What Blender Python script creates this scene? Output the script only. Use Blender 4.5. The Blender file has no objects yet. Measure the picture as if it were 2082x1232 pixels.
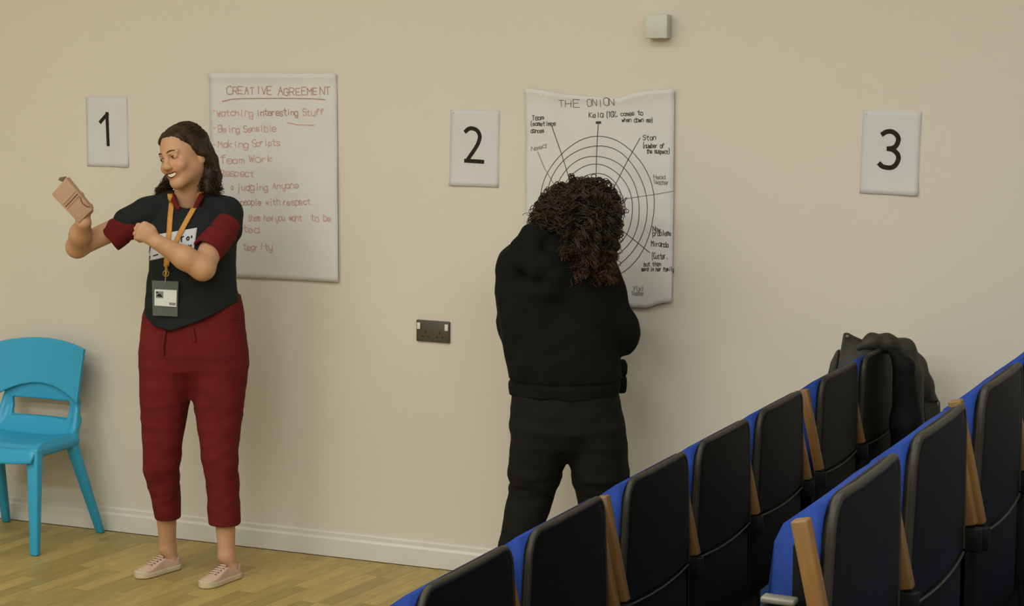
import bpy, bmesh, math, random
import numpy as np
from mathutils import Matrix, Vector
from mathutils.bvhtree import BVHTree

random.seed(7)
rng = np.random.default_rng(7)
scene = bpy.context.scene
COL = scene.collection
R = math.radians

# ------------------------------------------------------------------ camera
F_PX = 3850.0
YAW, PITCH = R(22.75), R(7.634)
CAM = np.array([0.0, -6.78, 2.085])
_cy, _sy, _cp, _sp = math.cos(YAW), math.sin(YAW), math.cos(PITCH), math.sin(PITCH)
FW = np.array([-_sy * _cp, _cy * _cp, -_sp])
RT = np.array([_cy, _sy, 0.0])
UP = np.cross(RT, FW)
cam_data = bpy.data.cameras.new('camera')
cam_data.sensor_fit = 'HORIZONTAL'
cam_data.sensor_width = 36.0
cam_data.lens = F_PX / 2082.0 * 36.0
cam = bpy.data.objects.new('camera', cam_data)
COL.objects.link(cam)
_m = Matrix.Identity(4)
for _i in range(3):
    _m[_i][0], _m[_i][1], _m[_i][2], _m[_i][3] = RT[_i], UP[_i], -FW[_i], CAM[_i]
cam.matrix_world = _m
scene.camera = cam

# ------------------------------------------------------------------ world, lights, exposure
world = bpy.data.worlds.new('world')
scene.world = world
world.use_nodes = True
world.node_tree.nodes['Background'].inputs[0].default_value = (1.0, 0.98, 0.93, 1)
world.node_tree.nodes['Background'].inputs[1].default_value = 0.05

def area(name, loc, sx, sy, power, color=(0.97, 1.0, 0.98), tgt=None):
    l = bpy.data.lights.new(name, 'AREA')
    l.shape = 'RECTANGLE'; l.size = sx; l.size_y = sy
    l.energy = power; l.color = color
    o = bpy.data.objects.new(name, l)
    o.location = loc
    if tgt is not None:
        o.rotation_euler = (Vector(tgt) - Vector(loc)).to_track_quat('-Z', 'Y').to_euler()
    COL.objects.link(o)
    return o
# ceiling panels of the hall
CEIL = 3.9
for _x, _y, _p in [(-5.2, -3.0, 42), (-2.4, -3.0, 42), (0.6, -3.0, 44), (-5.2, -5.6, 72), (-2.4, -5.6, 72), (0.6, -5.6, 66),
                   (-5.2, -8.4, 104), (-2.4, -8.4, 104), (0.6, -8.4, 104)]:
    area('ceiling_light', (_x, _y, CEIL - .03), 2.2, 1.0, _p)

scene.view_settings.view_transform = 'Standard'
scene.view_settings.look = 'None'
scene.view_settings.gamma = 1.0
scene.view_settings.use_curve_mapping = False
scene.view_settings.exposure = 0.0

# ------------------------------------------------------------------ helpers
def ray(px, py):
    return FW + RT * (px - 1041.0) / F_PX + UP * (616.0 - py) / F_PX
def on_y(px, py, Y):
    d = ray(px, py); return CAM + d * (Y - CAM[1]) / d[1]
def on_z(px, py, Z):
    d = ray(px, py); return CAM + d * (Z - CAM[2]) / d[2]

def srgb(r, g, b):
    f = lambda c: (c / 255 / 12.92) if c / 255 <= .04045 else ((c / 255 + .055) / 1.055) ** 2.4
    return (f(r), f(g), f(b), 1.0)

def mat(name, col, rough=.6, spec=.4, var=.06, vscale=8.0, bump=0.0, bscale=60.0, coat=0.0, sheen=0.0, attr=None,
        stretch=None, rnd=0.0, alpha=1.0, detail=4.0):
    m = bpy.data.materials.new(name); m.use_nodes = True
    nt = m.node_tree; b = nt.nodes['Principled BSDF']
    b.inputs['Roughness'].default_value = rough
    b.inputs['Specular IOR Level'].default_value = spec
    b.inputs['Coat Weight'].default_value = coat
    b.inputs['Sheen Weight'].default_value = sheen
    b.inputs['Alpha'].default_value = alpha
    tc = nt.nodes.new('ShaderNodeTexCoord'); src = tc.outputs['Object']
    if stretch:
        mp = nt.nodes.new('ShaderNodeMapping'); mp.inputs['Scale'].default_value = stretch
        nt.links.new(src, mp.inputs['Vector']); src = mp.outputs['Vector']
    nz = nt.nodes.new('ShaderNodeTexNoise'); nz.inputs['Scale'].default_value = vscale
    nz.inputs['Detail'].default_value = detail
    nt.links.new(src, nz.inputs['Vector'])
    mr = nt.nodes.new('ShaderNodeMapRange')
    mr.inputs['From Min'].default_value = .25; mr.inputs['From Max'].default_value = .75
    mr.inputs['To Min'].default_value = 1 - var; mr.inputs['To Max'].default_value = 1 + var
    nt.links.new(nz.outputs['Fac'], mr.inputs['Value'])
    hs = nt.nodes.new('ShaderNodeHueSaturation')
    hs.inputs['Color'].default_value = col
    if rnd:
        oi = nt.nodes.new('ShaderNodeObjectInfo')
        r2 = nt.nodes.new('ShaderNodeMapRange')
        r2.inputs['To Min'].default_value = 1 - rnd; r2.inputs['To Max'].default_value = 1 + rnd
        nt.links.new(oi.outputs['Random'], r2.inputs['Value'])
        mu = nt.nodes.new('ShaderNodeMath'); mu.operation = 'MULTIPLY'
        nt.links.new(mr.outputs['Result'], mu.inputs[0]); nt.links.new(r2.outputs['Result'], mu.inputs[1])
        nt.links.new(mu.outputs[0], hs.inputs['Value'])
    else:
        nt.links.new(mr.outputs['Result'], hs.inputs['Value'])
    if attr:
        at = nt.nodes.new('ShaderNodeVertexColor'); at.layer_name = attr
        nt.links.new(at.outputs['Color'], hs.inputs['Color'])
    nt.links.new(hs.outputs['Color'], b.inputs['Base Color'])
    if bump:
        n2 = nt.nodes.new('ShaderNodeTexNoise'); n2.inputs['Scale'].default_value = bscale
        n2.inputs['Detail'].default_value = 3.0
        nt.links.new(src, n2.inputs['Vector'])
        bp = nt.nodes.new('ShaderNodeBump'); bp.inputs['Strength'].default_value = bump
        bp.inputs['Distance'].default_value = .004
        nt.links.new(n2.outputs['Fac'], bp.inputs['Height']); nt.links.new(bp.outputs['Normal'], b.inputs['Normal'])
    return m

def link(name, me, m, parent=None, label=None, cat=None, group=None, kind=None):
    o = bpy.data.objects.new(name, me)
    COL.objects.link(o)
    if m is not None and len(me.materials) == 0:
        for mm in (m if isinstance(m, (list, tuple)) else [m]):
            me.materials.append(mm)
    if parent is not None: o.parent = parent
    tag(o, label, cat, group, kind)
    return o
def tag(o, label=None, cat=None, group=None, kind=None):
    if label: o['label'] = label
    if cat: o['category'] = cat
    if group: o['group'] = group
    if kind: o['kind'] = kind
    return o
def thing(name, loc, rz, label, cat, group=None):
    o = bpy.data.objects.new(name, None)
    o.empty_display_size = .1
    COL.objects.link(o)
    o.location = Vector(loc); o.rotation_euler = (0, 0, rz)
    return tag(o, label, cat, group)

def mesh_np(name, V, Fq, smooth=True):
    V = np.asarray(V, np.float32); Fq = np.asarray(Fq, np.int32)
    me = bpy.data.meshes.new(name)
    me.vertices.add(len(V)); me.vertices.foreach_set('co', V.ravel())
    k = Fq.shape[1]
    me.loops.add(Fq.size); me.loops.foreach_set('vertex_index', Fq.ravel())
    me.polygons.add(len(Fq)); me.polygons.foreach_set('loop_start', np.arange(0, Fq.size, k, dtype=np.int32))
    if smooth: me.polygons.foreach_set('use_smooth', np.ones(len(Fq), bool))
    me.update(calc_edges=True); me.validate()
    return me

def bm_mesh(name, bm, smooth=False, bevel=0.0, seg=2):
    if bevel:
        bmesh.ops.bevel(bm, geom=list(bm.edges), offset=bevel, segments=seg, affect='EDGES', profile=.5, clamp_overlap=True)
    bmesh.ops.recalc_face_normals(bm, faces=list(bm.faces))
    me = bpy.data.meshes.new(name); bm.to_mesh(me); bm.free()
    if smooth:
        me.polygons.foreach_set('use_smooth', np.ones(len(me.polygons), bool))
    return me

def box_bm(lo, hi, bm=None, M=None):
    bm = bm or bmesh.new()
    x0, y0, z0 = lo; x1, y1, z1 = hi
    vs = [bm.verts.new((M @ Vector(c)) if M else c) for c in
          [(x0, y0, z0), (x1, y0, z0), (x1, y1, z0), (x0, y1, z0), (x0, y0, z1), (x1, y0, z1), (x1, y1, z1), (x0, y1, z1)]]
    for f in [(0, 3, 2, 1), (4, 5, 6, 7), (0, 1, 5, 4), (1, 2, 6, 5), (2, 3, 7, 6), (3, 0, 4, 7)]:
        bm.faces.new([vs[i] for i in f])
    return bm
def box(name, lo, hi, bevel=0.0, M=None, seg=2, smooth=None):
    return bm_mesh(name, box_bm(lo, hi, None, M), smooth=bool(bevel) if smooth is None else smooth, bevel=bevel, seg=seg)

def cyl(name, a, b, r0, r1=None, n=16):
    """closed tapered cylinder between two points"""
    a, b = Vector(a), Vector(b); r1 = r0 if r1 is None else r1
    q = (b - a).to_track_quat('Z', 'Y'); bm = bmesh.new()
    rings = []
    for p, r in ((a, r0), (b, r1)):
        rings.append([bm.verts.new(p + q @ Vector((r * math.cos(2 * math.pi * i / n), r * math.sin(2 * math.pi * i / n), 0))) for i in range(n)])
    for i in range(n):
        bm.faces.new([rings[0][i], rings[0][(i + 1) % n], rings[1][(i + 1) % n], rings[1][i]])
    bm.faces.new(rings[0][::-1]); bm.faces.new(rings[1])
    me = bm_mesh(name, bm)
    for p in me.polygons: p.use_smooth = len(p.vertices) == 4
    return me

def tubes(name, lines, r, n=4, taper=.4):
    """one mesh of thin tubes; lines: list of (k,3) arrays of equal length k; r: array or scalar"""
    L = np.asarray(lines, np.float64); S, K, _ = L.shape
    r = np.broadcast_to(np.asarray(r, float), (S,))
    T = np.gradient(L, axis=1); T /= np.linalg.norm(T, axis=2, keepdims=True) + 1e-9
    ref = np.array([.31, .47, .82]); A = np.cross(T, ref); A /= np.linalg.norm(A, axis=2, keepdims=True) + 1e-9
    B = np.cross(T, A)
    tt = np.linspace(0, 1, K); rad = (1 - (1 - taper) * tt ** 2)[None, :] * r[:, None]
    ang = np.arange(n) * 2 * np.pi / n
    V = L[:, :, None, :] + rad[:, :, None, None] * (np.cos(ang)[None, None, :, None] * A[:, :, None, :] + np.sin(ang)[None, None, :, None] * B[:, :, None, :])
    idx = np.arange(S * K * n).reshape(S, K, n)
    a = idx[:, :-1, :]; b = idx[:, 1:, :]
    Fq = np.stack([a, np.roll(a, -1, 2), np.roll(b, -1, 2), b], -1).reshape(-1, 4)
    return mesh_np(name, V.reshape(-1, 3), Fq)

# ---- signed distance modelling, turned into meshes by surface nets
class Sdf:
    def __init__(s): s.ops = []
    def _add(s, fn, lo, hi, k, op):
        s.ops.append((fn, np.array(lo, np.float32), np.array(hi, np.float32), k, op))
    def cone(s, a, b, ra, rb=None, k=.02, op='u', flat=None):
        """capsule with two radii; flat = (axis, factor) squeezes the section along axis"""
        a = np.asarray(a, float); b = np.asarray(b, float); rb = ra if rb is None else rb
        ba = b - a; L2 = max(ba @ ba, 1e-9); A = a.astype(np.float32); BA = ba.astype(np.float32)
        if flat is not None:
            ax = np.asarray(flat[0], float); ax = (ax / np.linalg.norm(ax)).astype(np.float32); fac = flat[1]
        def fn(P):
            p = P - A
            t = np.clip((p @ BA) / L2, 0, 1)
            q = p - t[:, None] * BA
            if flat is not None:
                c = q @ ax
                q = q + (c * (1 / fac - 1))[:, None] * ax
            l = np.sqrt((q * q).sum(1))
            return (l - (ra + (rb - ra) * t)) * (1.0 if flat is None else min(1, fac * 1.3))
        rm = max(ra, rb)
        s._add(fn, np.minimum(a, b) - rm, np.maximum(a, b) + rm, k, op); return s
    def ell(s, c, r, M=None, k=.02, op='u', warp=None):
        c = np.asarray(c, float); r = np.asarray(r, float); C = c.astype(np.float32)
        Mt = None if M is None else np.asarray(M, np.float32)
        rr = r.astype(np.float32); r2 = rr * rr
        def fn(P):
            p = P - C
            if Mt is not None: p = p @ Mt
            if warp is not None: p = warp(p)
            k0 = np.sqrt(((p / rr) ** 2).sum(1)); k1 = np.sqrt(((p / r2) ** 2).sum(1)) + 1e-9
            return k0 * (k0 - 1) / k1
        e = r if M is None else np.full(3, r.max())
        if warp is not None: e = e + .02
        s._add(fn, c - e, c + e, k, op); return s
    def box(s, c, half, M=None, rad=.005, k=.01, op='u'):
        c = np.asarray(c, float); C = c.astype(np.float32); H = (np.asarray(half, float) - rad).astype(np.float32)
        Mt = None if M is None else np.asarray(M, np.float32)
        def fn(P):
            p = P - C
            if Mt is not None: p = p @ Mt
            q = np.abs(p) - H
            return np.sqrt((np.maximum(q, 0) ** 2).sum(1)) + np.minimum(q.max(1), 0) - rad
        e = np.full(3, np.linalg.norm(half)) if M is not None else np.asarray(half, float)
        s._add(fn, c - e, c + e, k, op); return s
    def loft(s, rows, k=.02, op='u', ex=2.3):
        """rows: (z, cs, rs, cw, rw) from top or bottom; superelliptic sections stacked along z"""
        T = np.array(sorted(rows), float)
        z, cs, rs, cw, rw = T.T
        def fn(P):
            zz = P[:, 2]
            a = np.abs(P[:, 0] - np.interp(zz, z, cs)); b = np.abs(P[:, 1] - np.interp(zz, z, cw))
            ra = np.interp(zz, z, rs); rb = np.interp(zz, z, rw)
            m = ((a / ra) ** ex + (b / rb) ** ex) ** (1 / ex)
            g = np.sqrt((a / ra ** 2) ** 2 + (b / rb ** 2) ** 2) / np.maximum(m, 1e-3) + 1e-6
            d = (m - 1) / g
            d = np.where(m < .2, -np.minimum(ra, rb) * (1 - m), d)
            return np.maximum(d, np.maximum(zz - z[-1], z[0] - zz)).astype(np.float32)
        s._add(fn, (min(cs - rs), min(cw - rw), z[0]), (max(cs + rs), max(cw + rw), z[-1]), k, op); return s
    def func(s, fn, op='i', k=.004):
        s.ops.append((fn, None, None, k, op)); return s
    def warp(s, fn):
        """fn(P) added to the distance"""
        s.ops.append((fn, None, None, 0, 'a')); return s
    def bounds(s):
        lo = np.min([o[1] for o in s.ops if o[1] is not None and o[4] == 'u'], 0)
        hi = np.max([o[2] for o in s.ops if o[1] is not None and o[4] == 'u'], 0)
        return lo, hi
    def ev(s, P):
        P = P.astype(np.float32); d = np.full(len(P), .3, np.float32)
        for fn, lo, hi, k, op in s.ops:
            if lo is not None:
                mg = .05 + k
                I = np.nonzero(((P > lo - mg) & (P < hi + mg)).all(1))[0]
                if len(I) == 0: continue
                v = fn(P[I]).astype(np.float32); c = d[I]
            else:
                I = slice(None); v = fn(P).astype(np.float32); c = d
            if op == 'a': c = c + v
            else:
                if op == 's': v = -v
                if op == 'u':
                    h = np.maximum(k - np.abs(c - v), 0) / max(k, 1e-6); c = np.minimum(c, v) - h * h * k * .25
                else:
                    h = np.maximum(k - np.abs(c - v), 0) / max(k, 1e-6); c = np.maximum(c, v) + h * h * k * .25
            d[I] = c
        return d
    def mesh(s, name, h=.004):
        lo, hi = s.bounds(); lo = lo - .02; hi = hi + .02
        B = 8
        nb = np.ceil((hi - lo) / (h * B)).astype(int)
        n = nb * B
        bi = np.stack(np.meshgrid(*[np.arange(q) for q in nb], indexing='ij'), -1).reshape(-1, 3)
        cen = lo + (bi * B + (B - 1) / 2) * h
        dc = s.ev(cen)
        vol = np.where(dc < 0, -1, 1).astype(np.float32).reshape(nb)
        vol = np.repeat(np.repeat(np.repeat(vol, B, 0), B, 1), B, 2)
        act = bi[np.abs(dc) < B * h * 1.35]
        off = np.stack(np.meshgrid(*[np.arange(B)] * 3, indexing='ij'), -1).reshape(-1, 3)
        key = act // 3
        order = np.lexsort(key.T); act = act[order]; key = key[order]
        cut = np.nonzero(np.any(np.diff(key, axis=0) != 0, axis=1))[0] + 1
        allops = s.ops
        for grp in np.split(act, cut):
            if len(grp) == 0: continue
            g = (grp[:, None, :] * B + off[None]).reshape(-1, 3)
            P = lo + g * h; pl, ph = P.min(0), P.max(0)
            s.ops = [o for o in allops if o[1] is None or (np.all(pl < o[2] + .05 + o[3]) and np.all(ph > o[1] - .05 - o[3]))]
            vol[g[:, 0], g[:, 1], g[:, 2]] = s.ev(P)
        s.ops = allops
        S = vol < 0
        cnt = np.zeros(np.array(S.shape) - 1, np.uint8)
        for i in (0, 1):
            for j in (0, 1):
                for k in (0, 1):
                    cnt += S[i:S.shape[0] - 1 + i, j:S.shape[1] - 1 + j, k:S.shape[2] - 1 + k]
        cells = np.argwhere((cnt > 0) & (cnt < 8))
        co = np.array([[i, j, k] for i in (0, 1) for j in (0, 1) for k in (0, 1)])
        val = np.stack([vol[cells[:, 0] + c[0], cells[:, 1] + c[1], cells[:, 2] + c[2]] for c in co], 1)
        acc = np.zeros((len(cells), 3)); num = np.zeros(len(cells))
        for a in range(8):
            for b in range(a + 1, 8):
                if np.abs(co[a] - co[b]).sum() != 1: continue
                va, vb = val[:, a], val[:, b]
                X = (va < 0) != (vb < 0)
                t = np.where(X, va / np.where(X, va - vb, 1), 0)
                acc += np.where(X[:, None], co[a] + t[:, None] * (co[b] - co[a]), 0); num += X
        V = lo + (cells + acc / num[:, None]) * h
        ids = np.full(cnt.shape, -1, np.int32); ids[cells[:, 0], cells[:, 1], cells[:, 2]] = np.arange(len(cells))
        Fs = []
        for ax in range(3):
            u, v = (ax + 1) % 3, (ax + 2) % 3
            sl0 = [slice(None)] * 3; sl1 = [slice(None)] * 3
            sl0[ax] = slice(0, -1); sl1[ax] = slice(1, None)
            a, b = S[tuple(sl0)], S[tuple(sl1)]
            E = np.argwhere(a != b)
            E = E[(E[:, u] > 0) & (E[:, v] > 0) & (E[:, u] < cnt.shape[u]) & (E[:, v] < cnt.shape[v])]
            inside = S[E[:, 0], E[:, 1], E[:, 2]]
            q = []
            for du, dv in ((-1, -1), (0, -1), (0, 0), (-1, 0)):
                c = E.copy(); c[:, u] += du; c[:, v] += dv
                q.append(ids[c[:, 0], c[:, 1], c[:, 2]])
            q = np.stack(q, 1)
            Fs.append(np.where(inside[:, None], q, q[:, ::-1]))
        Fq = np.concatenate(Fs); Fq = Fq[(Fq >= 0).all(1)]
        return mesh_np(name, V, Fq)

def wob(P, f, seed=0, stretch=(1, 1, 1)):
    """cheap smooth noise in about -1..1"""
    r = np.random.default_rng(seed); out = 0
    Q = P * np.asarray(stretch, np.float32)
    for i in range(5):
        d = r.normal(size=3); d /= np.linalg.norm(d)
        e = r.normal(size=3); e /= np.linalg.norm(e)
        out = out + np.sin((Q @ (d * f * (1 + .35 * i))) + 1.7 * np.sin(Q @ (e * f * .6)) + r.uniform(0, 6.28)) / (1 + .25 * i)
    return out / 3.2

class Frame:
    """a figure's own frame: s to the right, w away from the viewer, z up; origin on the floor"""
    def __init__(s, anchor):
        s.o = np.array(anchor, float)
        d = np.array([s.o[0] - CAM[0], s.o[1] - CAM[1], 0.0]); d = FW * [1, 1, 0]
        s.f = d / np.linalg.norm(d); s.r = np.array([s.f[1], -s.f[0], 0.0])
        s.rz = math.atan2(s.r[1], s.r[0])
    def __call__(s, px, py, d=0.0):
        """photo point -> frame point lying d metres in front of the anchor plane"""
        q = ray(px, py)
        P = CAM + q * (((s.o - CAM) @ s.f - d) / (q @ s.f))
        v = P - s.o
        return np.array([v @ s.r, v @ s.f, P[2]])
    def row(s, py, l, r, d, rw):
        a, b = s(l, py, d), s(r, py, d)
        return (float((a[2] + b[2]) / 2), float((a[0] + b[0]) / 2), float((b[0] - a[0]) / 2), -d, rw)
    def px(s, P):
        """frame points -> photo points"""
        P = np.asarray(P); W = s.o * [1, 1, 0] + P[..., :1] * s.r + P[..., 1:2] * s.f + P[..., 2:3] * np.array([0, 0, 1.0])
        d = W - CAM; z = d @ FW
        return np.stack([1041 + F_PX * (d @ RT) / z, 616 - F_PX * (d @ UP) / z], -1)
    def root(s, name, label, cat):
        return thing(name, (s.o[0], s.o[1], 0), s.rz, label, cat)

def drape(fr, bvh, pts, lift=.002):
    """photo points -> frame points on a surface seen from the camera, lifted a little towards it"""
    o = CAM - s_o(fr); org = Vector((o @ fr.r, o @ fr.f, CAM[2])); out = []
    for px, py in pts:
        q = ray(px, py); d = Vector((q @ fr.r, q @ fr.f, q[2])).normalized()
        hit, nrm, i, dist = bvh.ray_cast(org, d)
        out.append(None if hit is None else np.array(hit - d * lift))
    return out
def s_o(fr): return fr.o * np.array([1, 1, 0])

def bvh_of(me):
    bm = bmesh.new(); bm.from_mesh(me); b = BVHTree.FromBMesh(bm); bm.free(); return b

def solid(o, t, off=0.0):
    md = o.modifiers.new('thickness', 'SOLIDIFY'); md.thickness = t; md.offset = off; return o

def grid_mesh(name, fn, nu, nv, smooth=True):
    V = [fn(i / nu, j / nv) for j in range(nv + 1) for i in range(nu + 1)]
    Fq = [(j * (nu + 1) + i, j * (nu + 1) + i + 1, (j + 1) * (nu + 1) + i + 1, (j + 1) * (nu + 1) + i) for j in range(nv) for i in range(nu)]
    return mesh_np(name, V, Fq, smooth)

# ---- single-stroke hand lettering: "xy" digit pairs, baseline y=2, capitals up to 8
GL = {'A': '02 28 42;15 35', 'B': '02 08 38 47 46 35 05;35 44 43 32 02', 'C': '47 38 18 07 03 12 32 43', 'E': '48 08 02 42;05 35',
      'F': '48 08 02;05 35', 'G': '47 38 18 07 03 12 32 43 45 25', 'H': '08 02;48 42;05 45', 'I': '28 22', 'J': '28 23 12 03', 'K': '08 02;48 05 42', 'L': '08 02 42',
      'M': '02 08 25 48 42', 'N': '02 08 42 48', 'O': '18 07 03 12 32 43 47 38 18', 'P': '02 08 38 47 46 35 05',
      'R': '02 08 38 47 46 35 05;25 42', 'T': '08 48;28 22', 'V': '08 22 48', 'X': '08 42;02 48',
      'S': '47 38 18 07 06 15 35 44 43 32 12 03', 'W': '08 12 26 32 48', 'a': '46 16 05 03 12 32 45;46 42',
      'b': '08 02;05 16 36 45 43 32 12 03', 'c': '45 36 16 05 03 12 32 43', 'd': '48 42;45 36 16 05 03 12 32 43',
      'e': '04 44 45 36 16 05 03 12 32 43', 'f': '47 38 28 17 12;06 36', 'g': '46 41 30 10 01;45 36 16 05 03 12 32 43',
      'h': '08 02;05 16 36 45 42', 'i': '26 22;28 27', 'j': '26 21 10;28 27', 'k': '08 02;36 04 32', 'l': '28 22',
      'm': '06 02;05 16 25 22;25 36 45 42', 'n': '06 02;05 16 36 45 42', 'o': '16 05 03 12 32 43 45 36 16',
      'p': '06 00;05 16 36 45 43 32 12 03', 'r': '06 02;04 16 36', 's': '45 36 16 05 14 34 43 32 12 03',
      't': '28 23 32 42;06 46', 'u': '06 03 12 32 43;46 42', 'v': '06 22 46', 'w': '06 12 25 32 46', 'x': '06 42;02 46',
      'y': '06 03 12 32 43;46 41 30 10', '(': '39 27 23 31', ')': '19 27 23 11', '%': '02 48;08 17;43 32', '.': '22 23', ',': '23 11',
      "'": '28 27', '-': '15 35', '1': '17 28 22', '0': '18 07 03 12 32 43 47 38 18'}
def lettering(text, x, z, w, h, jit=.05, slope=0.0):
    """polylines in (x, z): text from x, baseline z, total width w, capital height h"""
    out = []; n = len(text); adv = w / max(n, 1); sx = adv * .78 / 4; sz = h / 6.0
    rr = random.Random(text)
    for i, c in enumerate(text):
        if c == ' ': continue
        dx = x + i * adv + rr.uniform(-jit, jit) * adv; dz = z + slope * i * adv + rr.uniform(-jit, jit) * h
        sc = 1 + rr.uniform(-.12, .12)
        for pl in GL[c].split(';'):
            out.append([(dx + (int(p[0]) + rr.uniform(-.25, .25)) * sx * sc, dz + (int(p[1]) - 2 + rr.uniform(-.3, .3)) * sz * sc) for p in pl.split()])
    return out
def strokes_mesh(name, lines, width, surf, lift=.0011, step=.008):
    """flat ribbons along (x,z) polylines lying on y = surf(x,z) - lift"""
    V, Fq = [], []
    for ln in lines:
        P = np.array(ln, float)
        for a, b in zip(P[:-1], P[1:]):
            L = np.linalg.norm(b - a)
            if L < 1e-6: continue
            t = (b - a) / L; nrm = np.array([-t[1], t[0]]) * width / 2
            a2 = a - t * width * .3; b2 = b + t * width * .3
            m = max(1, int(L / step))
            for i in range(m):
                p0 = a2 + (b2 - a2) * i / m; p1 = a2 + (b2 - a2) * (i + 1) / m
                k = len(V)
                for q in (p0 + nrm, p0 - nrm, p1 - nrm, p1 + nrm):
                    V.append((q[0], surf(q[0], q[1]) - lift, q[1]))
                Fq.append((k, k + 1, k + 2, k + 3))
    return mesh_np(name, V, Fq, False)

# ------------------------------------------------------------------ materials
M_WALL = mat('wall_paint', srgb(203, 196, 182), .75, .25, .015, 1.5, .05, 220)
M_CEIL = mat('ceiling_paint', srgb(226, 226, 224), .9, .2, .02, 2)
M_BASE = mat('white_gloss_paint', srgb(204, 200, 190), .35, .4, .02, 6)
M_WOOD = mat('wood_floor', srgb(158, 137, 78), .42, .35, .2, 9, .06, 60, stretch=(.7, 7, 1), rnd=.2)
M_PAPER = mat('white_paper', srgb(197, 197, 197), .85, .15, .02, 10, .08, 30)
M_PAPER2 = mat('crumpled_paper', srgb(203, 202, 198), .8, .2, .03, 7, .35, 14)
M_INK = mat('black_print', srgb(34, 31, 24), .7, .2, .05, 20)
M_MARK = mat('black_marker', srgb(66, 64, 58), .8, .2, .15, 40)
M_MARKF = mat('faint_marker', srgb(132, 128, 116), .8, .2, .1, 40)
M_TITLE = mat('brown_marker', srgb(120, 104, 82), .8, .2, .15, 40)
M_RED = mat('red_marker', srgb(198, 152, 140), .8, .2, .12, 40)
M_REDD = mat('dark_red_marker', srgb(172, 130, 114), .8, .2, .12, 40)
M_HOLE = mat('punched_hole', srgb(222, 212, 184), .8, .2)
M_GREYP = mat('grey_plastic', srgb(190, 192, 180), .5, .4, .02)
M_SOCK = mat('socket_grey', srgb(66, 64, 50), .45, .5, .06, 20)
M_SOCKD = mat('socket_hole', srgb(14, 14, 10), .6, .3)
M_WHITEP = mat('white_plastic', srgb(206, 204, 190), .4, .4, .02)
M_SHELL = mat('black_seat_shell', srgb(17, 15, 9), .52, .1, .12, 12, .12, 300)
M_RIM = mat('painted_rim_highlight', srgb(38, 36, 27), .5, .3, .1, 12)  # lighter grey paints the ceiling light caught by the shell's rounded rim
M_SEAM = mat('painted_seam_highlight', srgb(36, 35, 28), .5, .35, .1, 12)  # lighter grey paints the highlight along the seam
M_LOWER = mat('black_panel', srgb(11, 11, 9), .6, .1, .1, 10, .1, 300)
M_BLUE = mat('blue_upholstery', srgb(32, 54, 116), .95, .1, .08, 40, .25, 420)
M_OAK = mat('oak_arm', srgb(104, 74, 35), .42, .4, .14, 14, .05, 60, stretch=(6, 6, .8), rnd=.06)
M_STEEL = mat('black_steel', srgb(12, 12, 11), .6, .15, .05)
M_METAL = mat('grey_metal', srgb(92, 88, 76), .35, .6, .05)
M_CARPET = mat('blue_carpet', srgb(30, 62, 104), .95, .1, .2, 60, .5, 500)
M_TIERB = mat('tier_black', srgb(22, 22, 22), .7, .3)
M_CHAIR = mat('blue_plastic', srgb(44, 152, 190), .38, .45, .03, 5, .05, 200)
M_SKIN = mat('skin', srgb(200, 150, 118), .5, .35, .04, 18, .04, 150, attr='Col')
M_TEE = mat('black_jersey', srgb(26, 29, 29), .85, .2, .1, 14, .2, 260)
M_MAROON = mat('maroon_cotton', srgb(97, 27, 27), .88, .15, .12, 12, .25, 200)
M_SHOE = mat('pink_canvas', srgb(186, 158, 138), .85, .2, .05, 30, .2, 400)
M_SOLE = mat('cream_rubber', srgb(186, 172, 142), .6, .3, .05, 20)
M_LACE = mat('lace', srgb(192, 170, 150), .85, .2)
M_EYELET = mat('eyelet', srgb(120, 88, 70), .6, .3)
M_HAIR = mat('brown_hair', srgb(50, 36, 21), .55, .22, .3, 40)
M_HAIR2 = mat('dark_curly_hair', srgb(62, 42, 24), .5, .35, .4, 25, attr='Col')
M_EYE = mat('eye_white', srgb(170, 150, 130), .3, .5)
M_IRIS = mat('iris', srgb(38, 26, 16), .25, .5)
M_TEETH = mat('teeth', srgb(226, 212, 190), .35, .5, .02)
M_BROW = mat('brow', srgb(96, 66, 42), .8, .2)
M_LANY = mat('orange_lanyard', srgb(184, 130, 60), .7, .3, .12, 40)
M_CLIP = mat('brass_clip', srgb(160, 120, 60), .35, .6)
M_HOLDER = mat('clear_holder', srgb(96, 104, 100), .25, .5, .02, alpha=.55)
M_CARD = mat('white_card', srgb(198, 200, 192), .6, .3, .02)
M_CARDP = mat('card_photo', srgb(120, 124, 122), .6, .3, .15, 120)
M_PRINT = mat('shirt_print', srgb(186, 188, 190), .85, .2, .06, 50)
M_WALLET = mat('tan_leather', srgb(164, 130, 102), .55, .35, .06, 20, .15, 200)
M_WALLETD = mat('brown_leather', srgb(92, 70, 46), .6, .3)
M_STITCH = mat('pale_stitching', srgb(190, 158, 134), .6, .3)
M_HOOD = mat('black_fleece', srgb(17, 18, 15), .92, .12, .12, 14, .25, 200)
M_BPANT = mat('black_trouser', srgb(20, 20, 17), .85, .15, .12, 14, .2, 200)
M_BSHOE = mat('black_shoe', srgb(18, 17, 15), .6, .3)
M_JACKET = mat('dark_grey_jacket', srgb(44, 43, 34), .6, .35, .15, 14, .2, 90)
M_JACKIN = mat('black_lining', srgb(10, 10, 9), .8, .2)
M_CORD = mat('cord', srgb(100, 26, 30), .85, .2)

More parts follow.
